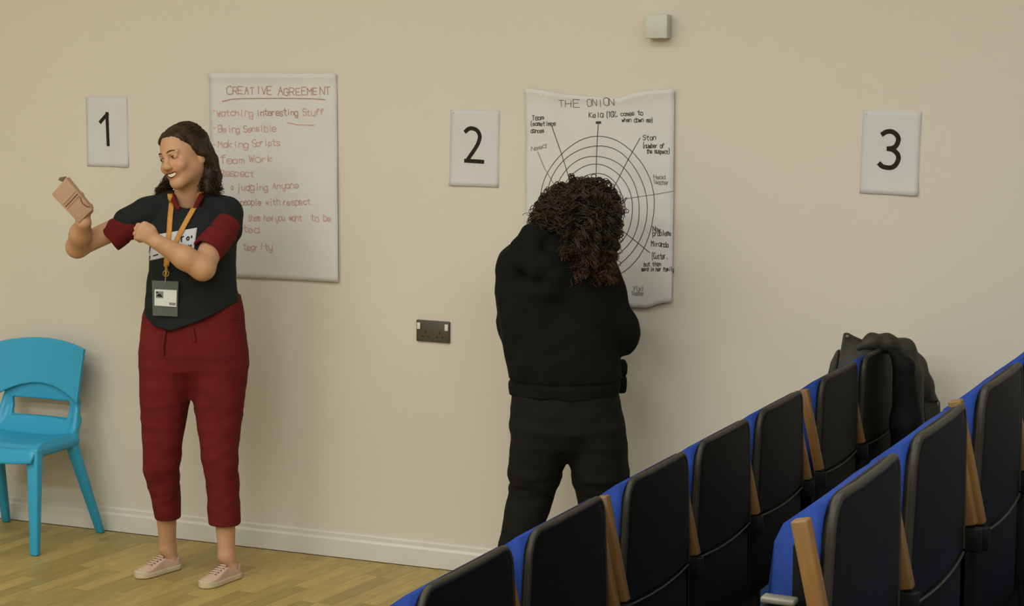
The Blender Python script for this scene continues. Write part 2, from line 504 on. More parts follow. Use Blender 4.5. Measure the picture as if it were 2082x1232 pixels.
# ------------------------------------------------------------------ the room
X0, X1, YB = -7.6, 3.4, -11.0
def slab(name, lo, hi, m): return link(name, box(name, lo, hi), m, kind='structure')
slab('wall_back', (X0 - .15, 0, -.1), (X1 + .15, .15, CEIL + .1), M_WALL)
slab('wall_left', (X0 - .15, YB, -.1), (X0, 0, CEIL), M_WALL)
slab('wall_right', (X1, YB, -.1), (X1 + .15, 0, CEIL), M_WALL)
slab('wall_front', (X0, YB - .15, -.1), (X1, YB, CEIL), M_WALL)
slab('ceiling', (X0, YB, CEIL), (X1, 0, CEIL + .12), M_CEIL)
floor = slab('floor', (X0, YB, -.12), (X1, 0, -.004), M_WOOD)
# strip floor: the strips in view, each a piece of its own
PA = R(82)
pu = np.array([math.cos(PA), math.sin(PA)]); pv = np.array([-math.sin(PA), math.cos(PA)])
SW = .072
strip_me = []
for L in (.34, .42, .5):
    me = box('plank', (0, -SW / 2 + .0006, -.004), (L - .0012, SW / 2 - .0006, 0), bevel=.0007, seg=1, smooth=False)
    me.materials.append(M_WOOD); strip_me.append((L, me))
org = np.array([-4.0, -.6])
cnt = 0
M_WOOD_AX = M_WOOD
for j in range(-34, 34):
    u = -2.2 + random.uniform(0, .5)
    while u < 2.2:
        L, me = random.choice(strip_me)
        c = org + pv * (j * SW) + pu * u
        e = org + pv * (j * SW) + pu * (u + L)
        mid = (c + e) / 2
        # keep to the open floor that the photograph shows
        lim = -.0185
        if mid[0] > -5.75 and mid[0] < -2.55 and max(c[1], e[1]) + SW * .2 > -1.15 - .42 * max(0, -4.6 - mid[0]) and min(c[1], e[1]) < lim - .05:
            t = 1.0
            if e[1] > lim - .012:
                t = (lim - .012 - c[1]) / (e[1] - c[1])
            o = bpy.data.objects.new('plank', me); COL.objects.link(o); o.parent = floor
            o.location = (c[0], c[1], 0); o.rotation_euler = (0, 0, PA); o.scale = (t, 1, 1)
            cnt += 1
        u += L
print('planks', cnt)
# skirting board with a stepped top
bm = bmesh.new()
prof = [(0, 0), (-.018, 0), (-.018, .072), (-.012, .082), (-.012, .098), (-.006, .104), (0, .104)]
a = [bm.verts.new((X0, y, z)) for y, z in prof]; b = [bm.verts.new((X1, y, z)) for y, z in prof]
for i in range(len(prof)):
    k = (i + 1) % len(prof); bm.faces.new([a[i], a[k], b[k], b[i]])
bm.faces.new(a); bm.faces.new(b[::-1])
link('baseboard_back', bm_mesh('baseboard_back', bm), M_BASE, kind='structure')

# ------------------------------------------------------------------ things on the wall
def sheet(name, cx, cz, w, h, tilt, surf, m, label, nu=12, nv=16, edge=None):
    """paper on the wall; local x right, z up; surf(x,z) = local y (negative is off the wall)"""
    o = thing(name, (cx, 0, cz), 0, label, 'paper' if w < .4 else 'poster')
    o.rotation_euler = (0, -tilt, 0)
    def fn(u, v):
        x = (u - .5) * w; z = (v - .5) * h
        if edge: x, z = edge(x, z, u, v)
        return (x, surf(x, z), z)
    p = link('sheet', grid_mesh('sheet', fn, nu, nv), m, o)
    solid(p, .0004)
    return o
def number_sheet(cx, cz, tilt, lines, wd, label, curl, side):
    def surf(x, z):
        v = z / .297 + .5; u = x / .21 + .5
        return -(.0012 + .5 * curl * max(0, .25 - v) ** 2 * 16 * (.4 + (u if side > 0 else 1 - u)) + .001 * math.sin(9 * u + 5 * v))
    o = sheet('number_sheet', cx, cz, .21, .297, tilt, surf, M_PAPER, label)
    L = [[((fx - .5) * .21, (.5 - fz) * .297) for fx, fz in ln] for ln in lines]
    link('numeral', strokes_mesh('numeral', L, wd, surf, .0011), M_INK, o)
    tk = link('tack', cyl('tack', (-.094, -.0022, .137), (-.094, -.0036, .137), .004), M_PAPER, o)
def smooth_line(pts, n=6):
    P = np.array(pts); Q = np.vstack([2 * P[0] - P[1], P, 2 * P[-1] - P[-2]]); out = []
    for i in range(1, len(Q) - 2):
        for t in np.arange(n) / n:
            p0, p1, p2, p3 = Q[i - 1:i + 3]
            out.append(.5 * ((2 * p1) + (p2 - p0) * t + (2 * p0 - 5 * p1 + 4 * p2 - p3) * t * t + (3 * p1 - p0 - 3 * p2 + p3) * t ** 3))
    out.append(P[-1]); return [tuple(p) for p in out]
f3 = lambda L: [((x - 125) / 740, (y - 95) / 1045) for x, y in L]
number_sheet(-4.7085, 1.7372, 0, [[(.515, .235), (.52, .69)], [(.525, .245), (.345, .365)]], .0155,
             'small white sheet printed with the numeral 1 on the wall', .006, 1)
number_sheet(-3.0016, 1.7013, -.016, [smooth_line([(.315, .285), (.375, .25), (.455, .24), (.55, .265), (.605, .33), (.59, .405), (.53, .49), (.355, .66)]), [(.315, .668), (.68, .672)]], .0155,
             'small white sheet printed with the numeral 2 between the two posters', .012, -1)
number_sheet(-1.3750, 1.7173, -.016, [smooth_line(f3([(385, 385), (435, 355), (500, 350), (560, 385), (588, 445), (565, 520), (520, 555), (465, 565)])),
             smooth_line(f3([(465, 565), (530, 580), (585, 630), (598, 690), (570, 760), (520, 798), (460, 803), (400, 790), (362, 760)]))], .0165,
             'small white sheet printed with the numeral 3 above the auditorium seats', .012, 1)

# poster of agreements
def s_c(x, z):
    v = z / .841 + .5; u = x / .594 + .5
    return -(.004 + .035 * max(0, v - .93) ** 2 * 160 * .5 + .012 * (1 - v) * (.3 + .7 * u) + .002 * math.sin(7 * u + 3 * v) + .0015 * math.sin(17 * v))
WX = on_y(427, 149.5, 0)
pc = sheet('flip_chart_poster', -3.8991, 1.5665, .594, .841, .003, s_c, M_PAPER2,
           'large white poster of red handwriting headed Creative Agreement, behind the woman', 24, 40)
C0 = np.array([-3.8991, 1.5665])
def wl(cx, cz):
    def f(px, py):
        p = on_y(px, py, -.008); return (p[0] - cx, p[2] - cz)
    return f
L1 = wl(*C0)
def write(parent, loc, text, px0, px1, py0, py1, m, width, surf, cap=24, jit=.07):
    (x0, z0), (x1, z1) = loc(px0, py0), loc(px1, py1)
    sl = (z1 - z0) / (x1 - x0); adv = (x1 - x0) / len(text); k = 0
    for word in text.split(' '):
        ln = lettering(word, x0 + k * adv, z0 + sl * k * adv, adv * len(word), cap, jit, sl)
        link('handwriting', strokes_mesh('handwriting', ln, width, surf), m, parent)
        k += len(word) + 1
for t, a, b, y0, y1, mm in [('CREATIVE', 461, 555, 191, 192, M_REDD), ('AGREEMENT', 566, 674, 193, 193, M_REDD),
        ('Watching', 441, 516, 236, 236, M_RED), ('interesting', 522, 608, 235, 235, M_REDD), ('Stuff', 616, 662, 235, 234, M_RED),
        ('Being', 444, 489, 268, 269, M_RED), ('Sensible', 495, 562, 268, 267, M_RED),
        ('Making', 443, 506, 299, 300, M_RED), ('Scripts', 512, 570, 297, 296, M_RED),
        ('Team', 448, 499, 331, 332, M_RED), ('Work', 506, 558, 329, 329, M_RED),
        ('Respect', 449, 518, 358, 359, M_RED), ('o', 470, 476, 385, 385, M_RED),
        ('judging', 482, 546, 387, 386, M_RED), ('Anyone', 555, 609, 384, 383, M_RED),
        ('people', 490, 532, 417, 417, M_RED), ('with', 540, 570, 417, 417, M_RED), ('respect', 576, 634, 417, 416, M_RED),
        ('them how', 504, 556, 449, 449, M_RED), ('you want', 560, 615, 449, 449, M_RED), ('to be', 632, 676, 450, 450, M_RED),
        ('ted', 494, 528, 472, 473, M_RED), ('tegrity', 494, 555, 508, 508, M_RED)]:
    write(pc, L1, t, a, b, y0, y1, mm, .0034, s_c, cap=.026 if y0 > 200 else .03)
link('handwriting', strokes_mesh('handwriting', [smooth_line([L1(452, 206), L1(480, 201), L1(560, 200), L1(630, 201), L1(661, 203)])], .004, s_c), M_REDD, pc)
for ln in ([L1(450, 317), L1(458, 314)], [L1(434, 225), L1(437, 225)], [L1(434, 260), L1(437, 260)], [L1(434, 294), L1(438, 294)], [L1(584, 249), L1(605, 254), L1(640, 255)]):
    link('pen_mark', strokes_mesh('pen_mark', [ln], .004, s_c), M_RED, pc)
for px, py in [(455, 156.5), (465, 156.5), (510, 157), (596, 157), (643, 156.5), (655, 156)]:
    x, z = L1(px, py); y = s_c(x, z) - .0003
    link('punch_hole', cyl('punch_hole', (x, y, z), (x, y - .0004, z), .0042, n=12), M_HOLE, pc)

# poster with the ring diagram
C2 = np.array([-2.483, 1.527])
def s_o2(x, z):
    v = z / .815 + .5; u = x / .6 + .5
    return -(.006 + .9 * max(0, v - .92) ** 1.6 + .016 * max(0, 1 - v) * (.25 + .75 * u) + .0035 * math.sin(9 * v + 4 * math.sin(3 * u)) * (.4 + .6 * u)
             + .002 * math.sin(23 * v + 6 * u) + .0015 * math.sin(19 * u - 9 * v) )
def e_o2(x, z, u, v):
    # wavy torn top and a lower edge that hangs lower on the left of its corner
    top = [0, -.004, -.013, -.022, -.026, -.03, -.034, -.036, -.018, -.008, -.003, 0]
    bot = [0] * 10 + [0, .02, .028]
    z += v * np.interp(u, np.linspace(0, 1, len(top)), top) + (1 - v) * np.interp(u, np.linspace(0, 1, len(bot)), bot) - (1 - v) * .006
    return x, z
po = sheet('flip_chart_poster', C2[0], C2[1], .602, .82, .004, s_o2, M_PAPER2,
           'large white poster with hand-drawn concentric rings headed The Onion', 30, 44, e_o2)
L2 = wl(*C2)
rings = []
for i, (rx, ry) in enumerate([(117, 146), (103, 129), (88, 108), (75, 90), (59, 71), (44, 53), (30, 36), (16, 20)]):
    rr = random.Random(i)
    pts = []
    for k in range(61):
        a = 2 * math.pi * k / 60
        wv = 1 + .012 * math.sin(2 * a + i) + .008 * math.sin(5 * a + 2 * i)
        pts.append(L2(1214 + rx * wv * math.cos(a) - (i > 0) * 1.5, 424 - ry * wv * math.sin(a)))
    link('drawn_ring', strokes_mesh('drawn_ring', [pts], .0026 if i < 5 else .0024, s_o2, step=.02), M_MARK, po)
for ln, m in [([(1217, 250), (1213, 320), (1210, 424)], M_MARK), ([(1123, 256), (1140, 308), (1158, 362), (1205, 420)], M_MARK), ([(1302, 281), (1270, 340), (1247, 385), (1216, 424)], M_MARK),
              ([(1216, 428), (1245, 452), (1322, 514)], M_MARK), ([(1094, 308), (1108, 342), (1126, 372), (1205, 424)], M_MARKF), ([(1216, 420), (1265, 405), (1330, 396), (1371, 389)], M_MARKF),
              ([(1216, 430), (1240, 520), (1265, 585)], M_MARKF)]:
    link('drawn_line', strokes_mesh('drawn_line', [[L2(*p) for p in ln]], .0028, s_o2), m, po)
c = L2(1217, 249)
link('drawn_arrow', strokes_mesh('drawn_arrow', [[(c[0] - .004, c[1]), (c[0] + .004, c[1])], [(c[0] - .008, c[1] - .001), (c[0] + .008, c[1])]], .009, s_o2), M_MARK, po)
for t, a, b, y0, y1, mm, cp in [('THE', 1136, 1180, 217, 217, M_TITLE, .026), ('ONION', 1194, 1252, 216, 215, M_TITLE, .026),
        ('Kela', 1198, 1228, 239, 238, M_MARK, .02), ('(10%,', 1232, 1258, 238, 237, M_MARK, .019), ('comes to', 1262, 1308, 236, 234, M_MARK, .016), ('when down me)', 1264, 1330, 248, 249, M_MARK, .016),
        ('Team', 1083, 1108, 243, 243, M_MARK, .018), ('(sometimes', 1079, 1132, 255, 255, M_MARK, .016), ('dances', 1080, 1108, 269, 269, M_MARK, .015),
        ('Stan', 1308, 1336, 285, 284, M_MARK, .018), ('(number of', 1307, 1352, 301, 301, M_MARK, .017), ('the suspect)', 1316, 1364, 312, 313, M_MARK, .016),
        ('Head', 1330, 1356, 364, 364, M_MARKF, .015), ('Teacher', 1330, 1362, 374, 376, M_MARKF, .015), ('Need', 1080, 1112, 306, 298, M_MARKF, .015),
        ('New', 1328, 1346, 470, 471, M_MARK, .018), ('problems', 1328, 1367, 479, 479, M_MARK, .018), ('Miranda', 1325, 1361, 501, 503, M_MARK, .02),
        ('(Cutter.', 1325, 1360, 526, 526, M_MARK, .02), ('but then', 1310, 1346, 541, 541, M_MARK, .016), ('more in her family', 1306, 1372, 551, 551, M_MARK, .016),
        ('V(x)', 1288, 1312, 590, 590, M_MARKF, .017), ('Foster', 1286, 1312, 600, 600, M_MARKF, .016)]:
    write(po, L2, t, a, b, y0, y1, mm, .0026, s_o2, cap=cp)
for px, py in [(1101, 193), (1113, 194), (1319, 190), (1333, 190)]:
    x, z = L2(px, py); y = s_o2(x, z) - .0003
    link('punch_hole', cyl('punch_hole', (x, y, z), (x, y - .0004, z), .0045, n=12), M_HOLE, po)

# double socket
so = thing('wall_socket', (-3.1817, 0, .9685), 0, 'dark grey double power socket with white switches, low on the wall', 'socket')
so.rotation_euler = (0, .012, 0)
link('plate', box('plate', (-.073, -.011, -.043), (.073, 0, .043), .003), M_SOCK, so)
for sx in (-1, 1):
    link('switch', box('switch', (sx * .061 - .0075, -.016, .006), (sx * .061 + .0075, -.0105, .033), .002), M_WHITEP, so)
    for hx, hz, w, h in ((0, -.004, .004, .009), (-.0115, -.022, .0075, .004), (.0115, -.022, .0075, .004)):
        link('pin_hole', box('pin_hole', (sx * .031 + hx - w / 2, -.0113, hz - h / 2), (sx * .031 + hx + w / 2, -.0105, hz + h / 2)), M_SOCKD, so)
# grey box high on the wall
bx = thing('wall_box', (-2.243, 0, 2.168), 0, 'small square grey plastic box high on the wall', 'wall box')
link('housing', box('housing', (-.042, -.045, -.043), (.042, 0, .043), .003), M_GREYP, bx)
link('lid', box('lid', (-.043, -.056, -.0435), (.043, -.0455, .0435), .003), M_GREYP, bx)

# ------------------------------------------------------------------ raked seating
RA = .058
RROT = -math.atan(RA)
RD = np.array([RA, 1.0]) / math.hypot(1, RA)
ROW1, ROW2 = np.array([-1.473, -3.326]), np.array([-.613, -3.622])
TIER = (.205, .535, .865)
def tier(name, x0, x1, z, z0, label):
    o = bpy.data.objects.new(name, None); COL.objects.link(o); o['label'] = label; o['kind'] = 'structure'
    L0, L1 = -1.6, 3.2
    o.location = (ROW1[0], ROW1[1], 0); o.rotation_euler = (0, 0, RROT)
    link('deck', box('deck', (x0, L0, z0), (x1, L1, z - .012)), M_TIERB, o)
    link('carpet', box('carpet', (x0, L0, z - .012), (x1, L1, z)), M_CARPET, o)
    return o
tier('floor_platform', -.5, .06, TIER[0], 0, 'lowest carpeted platform under the front row of seats')
tier('floor_platform', .06, .905, TIER[1], 0, 'middle carpeted platform under the second row of seats')
tier('floor_platform', .905, 2.6, TIER[2], 0, 'blue carpeted platform behind the second row of seats')

SH = .87
def hw(z):
    # half width of the shell at height z below the top (z<=0)
    t = min(1, max(0, -z / .30)); w = .19 + (.222 - .19) * t ** .8
    r = .05
    if -z < r:
        w -= r - math.sqrt(max(0, r * r - (r + z) ** 2))
    return w
def sheet_solid(name, zs, fx, thick, rim, nu=14):
    """closed panel: outline half width hw(z), back surface x = fx(y,z), rounded rim"""
    layers = [(0.0, rim), (thick * .12, rim * .3), (thick * .5, 0.0), (thick * .88, rim * .3), (thick, rim)]
    V = []; Fq = []
    nz = len(zs)
    # ring of outline points per layer
    out0 = [(hw(z), z) for z in zs]
    outline = [(w, z) for w, z in out0] + [(-w, z) for w, z in out0[::-1]]
    # inset helper: scale towards the panel's middle
    zc = (zs[0] + zs[-1]) / 2; hz = abs(zs[-1] - zs[0]) / 2
    def ring(ins, dx):
        r = []
        for y, z in outline:
            yy = y * (1 - ins / .22); zz = zc + (z - zc) * (1 - ins / hz)
            r.append((fx(yy, zz) - dx, yy, zz))
        return r
    n = len(outline)
    for dx, ins in layers: V += ring(ins, dx)
    for l in range(len(layers) - 1):
        for i in range(n):
            k = (i + 1) % n; Fq.append((l * n + i, l * n + k, (l + 1) * n + k, (l + 1) * n + i))
    # caps as grids
    for li in (0, len(layers) - 1):
        dx, ins = layers[li]
        base = li * n
        prev = None
        for j in range(nz):
            yR, yL = V[base + j], V[base + n - 1 - j]
            rowi = [base + j]
            for q in range(1, nu):
                t = q / nu; y = yR[1] + (yL[1] - yR[1]) * t
                rowi.append(len(V)); V.append((fx(y, yR[2]) - dx, y, yR[2]))
            rowi.append(base + n - 1 - j)
            if prev:
                for q in range(nu):
                    f = (prev[q], prev[q + 1], rowi[q + 1], rowi[q])
                    Fq.append(f if li == 0 else f[::-1])
            prev = rowi
    me = mesh_np(name, V, Fq)
    bm = bmesh.new(); bm.from_mesh(me); bmesh.ops.recalc_face_normals(bm, faces=list(bm.faces)); bm.to_mesh(me); bm.free()
    return me
zs = [0, -.002, -.008, -.017, -.03, -.05, -.09, -.15, -.21, -.26, -.285, -.298, -.302]
def shell_x(y, z): return .004 - .22 * y * y + .012 * max(0, -z - .25)
me_shell = sheet_solid('back_shell', zs, shell_x, .02, .006); 
bm = bmesh.new(); bm.from_mesh(me_shell); bmesh.ops.translate(bm, verts=list(bm.verts), vec=(0, 0, SH)); bm.to_mesh(me_shell); bm.free()
me_shell.polygons.foreach_set('use_smooth', np.ones(len(me_shell.polygons), bool)); me_shell.materials.append(M_SHELL)
# padded back: wedge that slopes down to the front
def pad_mesh():
    prof = [(-.017, -.008), (-.03, -.008), (-.076, -.042), (-.09, -.072), (-.097, -.16), (-.102, -.30), (-.09, -.33), (-.017, -.33)]
    bm = bmesh.new(); rings = []
    for t in (-1, -.5, 0, .5, 1):
        w = t * .207
        sh = .22 * w * w
        rings.append([bm.verts.new((x - sh, w * (1 if z < -.1 else .95), SH + z - .006 * t * t)) for x, z in prof])
    for a, b in zip(rings[:-1], rings[1:]):
        for i in range(len(prof)):
            k = (i + 1) % len(prof); bm.faces.new([a[i], a[k], b[k], b[i]])
    bm.faces.new(rings[0]); bm.faces.new(rings[-1][::-1])
    sharp = [e for e in bm.edges if len(e.link_faces) == 2 and e.calc_face_angle(0) > .5]
    bmesh.ops.bevel(bm, geom=sharp, offset=.012, segments=3, affect='EDGES', profile=.5, clamp_overlap=True)
    return bm_mesh('back_cushion', bm, smooth=True)
me_pad = pad_mesh(); me_pad.materials.append(M_BLUE)
me_lower = box('lower_panel', (-.03, -.214, .337), (-.008, .214, SH - .306), .008); me_lower.materials.append(M_LOWER)
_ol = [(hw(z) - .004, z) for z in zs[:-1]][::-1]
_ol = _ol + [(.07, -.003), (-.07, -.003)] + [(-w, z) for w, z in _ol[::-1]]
me_rim = tubes('rim_highlight', [np.array([(shell_x(y, min(z, -.006)) - .006, y, SH + min(z, -.006)) for y, z in _ol])], .0085, 8, 1.0); me_rim.materials.append(M_RIM)  # added tube that draws the highlight on the shell's edge, no separate trim
me_bead = tubes('seam_highlight', [np.array([(shell_x(y, -.3) + .001, y, SH - .303 - .006 * math.cos(y / .21 * math.pi / 2)) for y in np.linspace(-.205, .205, 15)])], .0032, 6, 1.0); me_bead.materials.append(M_SEAM)  # added tube along the seam, draws the light line on the shell's bottom rim
me_seat = box('seat_pad', (-.17, -.2, SH - .56), (-.108, .2, SH - .335), .02, seg=3); me_seat.materials.append(M_BLUE)
me_pan = box('seat_pan', (-.105, -.2, SH - .555), (-.085, .2, SH - .336), .006); me_pan.materials.append(M_LOWER)
me_leg = box('leg', (-.075, -.02, .012), (-.02, .02, SH - .5), .004); me_leg.materials.append(M_STEEL)
me_foot = box('foot_plate', (-.15, -.06, 0), (.02, .06, .012), .003); me_foot.materials.append(M_STEEL)
ARM_L = .255
me_arm = box('armrest', (-.014, -.0125, 0), (.014, .0125, ARM_L), .004); me_arm.materials.append(M_OAK)
me_side = box('side_panel', (-.064, -.004, SH - .33), (-.03, .004, SH - .075), .002); me_side.materials.append(M_LOWER)
me_brk = box('arm_bracket', (-.018, -.011, -.04), (.018, .011, .01), .004); me_brk.materials.append(M_STEEL)
def put(name, me, parent, loc=(0, 0, 0), ry=0.0):
    o = bpy.data.objects.new(name, me); COL.objects.link(o); o.parent = parent; o.location = loc; o.rotation_euler = (0, ry, 0); return o
def auditorium_seat(row, z, along, far, near, label, group):
    p = row + RD * along
    t = thing('auditorium_seat', (p[0], p[1], z), RROT, label, 'seat', group)
    put('back_shell', me_shell, t); put('back_cushion', me_pad, t); put('lower_panel', me_lower, t)
    put('rim_highlight', me_rim, t); put('seam_highlight', me_bead, t)
    put('seat_pad', me_seat, t); put('seat_pan', me_pan, t)
    if along < -.15 and row is ROW2: put('side_panel', me_side, t, (0, -.2105, 0))
    for s in (-1, 1):
        l = put('leg', me_leg, t, (0, s * .14, 0)); put('foot_plate', me_foot, l)
    for on, s in ((near, -1), (far, 1)):
        if on is None: continue
        a = put('armrest', me_arm, t, (on[0], s * .241 + on[1], SH - .272 + on[2]), -R(12.5)); a.scale = (1, 1, on[3] if len(on) > 3 else 1)
        put('arm_bracket', me_brk, t, (on[0] + .004, s * .241 + on[1], SH - .272 + on[2] - .013))
    return t
G1, G2 = 'front row of auditorium seats', 'second row of auditorium seats'
A0 = (.001, 0, -.014)
row1 = [(-.13, 'nearest seat of the front row, its top cut by the bottom edge of the photo'),
        (.35, 'black-backed blue seat in the front row, second from the bottom edge'),
        (.885, 'black-backed blue seat in the front row beside a tall wooden arm, third from the bottom'),
        (1.365, 'black-backed blue seat in the front row, middle one of the seven'),
        (1.85, 'black-backed blue seat in the front row, third from the wall'),
        (2.445, 'black-backed seat in the front row just left of the one under the jacket'),
        (2.925, 'dark-backed seat at the wall end of the front row, under the draped jacket')]
for i, (al, lb) in enumerate(row1):
    auditorium_seat(ROW1, TIER[0], al, A0 if i < 6 else None, (.007, -.008, -.006) if i in (2, 5) else None, lb, G1)
row2 = [(-.165, 'nearest black-backed blue seat of the second row with a big wooden arm'),
        (.335, 'black-backed blue seat of the second row, second from the near end'),
        (.885, 'black-backed blue seat of the second row at the right edge of the photo'),
        (1.37, 'farthest seat of the second row, mostly hidden, its blue top at the right edge')]
for i, (al, lb) in enumerate(row2):
    t = auditorium_seat(ROW2, TIER[1], al, (A0[0], 0, .016, .87), (.015 if i == 0 else .006, -.012, .0 if i == 0 else .006) if i in (0, 2) else None, lb, G2)
    if i == 0:
        put('arm_hinge', box('arm_hinge', (-.1, -.262, SH - .16), (-.045, -.236, SH - .149), .004), t).data.materials.append(M_METAL)
        put('hinge_arm', box('hinge_arm', (-.1, -.262, SH - .2), (-.02, -.238, SH - .163), .004), t).data.materials.append(M_STEEL)

# ------------------------------------------------------------------ blue plastic chair
ch = thing('plastic_chair', (-5.006, -.28, 0), 0, 'light blue moulded plastic chair with a slotted back by the wall', 'chair')
S = Sdf()
def chair_back(P):
    x, y, z = P[:, 0], P[:, 1], P[:, 2]
    # upper panel
    yc = .150 + (z - .62) * .17 - .55 * x * x
    top = .848 - .55 * x * x; bot = .655 - 1.45 * x * x
    d = np.maximum(np.maximum(np.abs(y - yc) - .009, np.abs(x) - (.243 - (.84 - z) * .09)), np.maximum(z - top, bot - z))
    # set-back lower panel with the slot
    yl = .172 - .25 * x * x - 1.8 * np.maximum(0, .56 - z) ** 1.5
    w = .188 + np.maximum(0, .56 - z) * .22
    e = np.maximum(np.maximum(np.abs(y - yl) - .009, np.abs(x) - w), np.maximum(z - .70, .445 - z))
    hole = np.maximum(np.abs(x) - (.15 - (.58 - z) * .08), np.maximum(z - .583, (.512 - .25 * x * x) - z))
    e = np.maximum(e, -hole)
    # web joining the two
    b = np.maximum(np.maximum(yc - y, y - (.182 - .25 * x * x)), np.maximum(np.abs(x) - .19, np.maximum(np.abs(z - .675) - .02, bot - z)))
    return np.minimum(np.minimum(d, e), b)
S._add(chair_back, (-.26, 0, .43), (.26, .24, .86), .008, 'u')
def chair_seat(P):
    x, y, z = P[:, 0], P[:, 1], P[:, 2]
    f = np.maximum(0, -.12 - y); b = np.maximum(0, y - .08)
    zc = .447 - .012 * (1 - (x / .2) ** 2) - 2.2 * f ** 1.5 + 3.0 * b ** 1.5
    return np.maximum(np.maximum(np.abs(z - zc) - .01, np.abs(x) - .212), np.maximum(y - .155, -.205 - y))
S._add(chair_seat, (-.22, -.21, .4), (.22, .17, .56), .012, 'u')
for s in (-1, 1):
    S.cone((s * .192, -.15, .425), (s * .205, .10, .425), .028, .026, .02)       # side rails under the seat
    S.cone((s * .205, .10, .435), (s * .188, .165, .58), .017, .012, .02)
S.cone((-.19, -.17, .415), (.19, -.17, .415), .02, .02, .015)
link('seat_shell', S.mesh('seat_shell', .004), M_CHAIR, ch)
def leg_mesh(a, b, w0, w1):
    a, b = Vector(a), Vector(b); bm = bmesh.new(); rg = []
    for p, w in ((a, w0), (b, w1)):
        rg.append([bm.verts.new(p + Vector((w * dx, w * dy, 0))) for dx, dy in ((-1, -.8), (1, -.8), (1, .8), (-1, .8))])
    for i in range(4): bm.faces.new([rg[0][i], rg[0][(i + 1) % 4], rg[1][(i + 1) % 4], rg[1][i]])
    bm.faces.new(rg[0][::-1]); bm.faces.new(rg[1])
    return bm_mesh('leg', bm, True, .009, 3)
for s in (-1, 1):
    link('leg', leg_mesh((s * .218, -.205, 0), (s * .196, -.155, .445), .019, .029), M_CHAIR, ch)
    link('leg', leg_mesh((s * .25, .215, 0), (s * .196, .09, .435), .018, .026), M_CHAIR, ch)

# ------------------------------------------------------------------ the woman in black and maroon
W = Frame((-4.03, -.51, 0))
J = W
def jl(*pts): return [J(*p) for p in pts]
def head_axes(face_yaw, roll, pitch=0.0, away=False):
    """columns: to the head's right, forward, up (in s, w, z)"""
    c, s = math.cos(face_yaw), math.sin(face_yaw)
    A = np.array([[-c, -s, 0], [s, -c, 0], [0, 0, 1.0]])       # faces the viewer, turned to the left of the picture
    A = np.array([[-c, s, 0], [-s * -1, -c, 0], [0, 0, 1.0]]).T if False else np.column_stack([(-c, s, 0), (-s, -c, 0), (0, 0, 1.0)])
    if away: A = np.column_stack([(c, -s, 0), (s, c, 0), (0, 0, 1.0)])
    Rp = np.array([[1, 0, 0], [0, math.cos(pitch), -math.sin(pitch)], [0, math.sin(pitch), math.cos(pitch)]])
    A = A @ Rp
    Rr = np.array([[math.cos(roll), 0, math.sin(roll)], [0, 1, 0], [-math.sin(roll), 0, math.cos(roll)]])
    return Rr @ A
def head_sdf(S, Hc, A, k=1.0, smile=True):
    T = lambda x, y, z: Hc + A @ (np.array([x, y, z]) * k)
    S.ell(T(0, -.012, .032), np.array([.074, .094, .084]) * k, A, .01)
    S.ell(T(0, .022, -.03), np.array([.064, .074, .088]) * k, A, .035)
    for s in (-1, 1):
        S.cone(T(s * .042, .0, -.055), T(s * .014, .066, -.098), .026 * k, .019 * k, .03)
        S.ell(T(s * .037, .068, -.034), np.array([.026, .022, .022]) * k, A, .018)
        S.ell(T(s * .032, .092, .003), np.array([.02, .02, .013]) * k, A, .016, 's')
        S.ell(T(s * .032, .076, .002), np.array([.0155, .0125, .011]) * k, A, .005)
        S.cone(T(s * .012, .088, .021), T(s * .046, .073, .019), .008 * k, .006 * k, .012)
        S.ell(T(s * .012, .1, -.034), np.array([.0095, .011, .009]) * k, A, .006)
        S.ell(T(s * .073, -.022, -.03), np.array([.009, .015, .024]) * k, A, .008)
    S.cone(T(0, .086, .012), T(0, .108, -.029), .0085 * k, .0125 * k, .012)
    S.ell(T(0, .078, -.102), np.array([.022, .018, .018]) * k, A, .02)
    if smile:
        wp = lambda p: np.stack([p[:, 0], p[:, 1], p[:, 2] - 11.0 * p[:, 0] ** 2], 1)
        S.ell(T(0, .083, -.066), np.array([.034, .018, .0185]) * k, A, .012, 'u', warp=wp)      # lips
        S.ell(T(0, .1, -.066), np.array([.027, .02, .0095]) * k, A, .003, 's', warp=wp)           # open mouth
    else:
        S.ell(T(0, .084, -.066), np.array([.026, .014, .014]) * k, A, .012)
def hand_pts(S, wrist, knuckles, tips, thumb, r=.0085):
    """palm from the wrist to four knuckles; each finger bends at two joints given in tips"""
    kn = np.array(knuckles)
    for q in kn: S.cone(wrist, q, .021, .0125, .012)
    S.cone(kn[0], kn[3], .0125, .011, .01)
    for q, chain in zip(kn, tips):
        p = q; rr = r * 1.12
        for j in chain:
            S.cone(p, j, rr, rr * .9, .004); p = np.array(j); rr *= .92
    p = np.array(thumb[0])
    for j in thumb[1:]:
        S.cone(p, j, r * 1.25, r * 1.05, .006); p = np.array(j)
def paint(me, fn):
    n = len(me.vertices); co = np.empty(n * 3, np.float32); me.vertices.foreach_get('co', co); co = co.reshape(-1, 3)
    c = np.ones((n, 4), np.float32); c[:, :3] = fn(co)
    a = me.color_attributes.new('Col', 'FLOAT_COLOR', 'POINT'); a.data.foreach_set('color', c.ravel())

wroot = W.root('person', 'woman in black T-shirt and maroon trousers smiling, holding up a tan phone wallet', 'person')
HC = J(371, 314.5, .03); HA = head_axes(R(33), -R(16), 0.0); HK = .975
def hT(x, y, z): return HC + HA @ (np.array([x, y, z]) * HK)
B = Sdf()
head_sdf(B, HC, HA, HK)
nb = J(381, 412, -.02)
B.cone(hT(0, -.02, -.06), nb, .052, .055, .03)
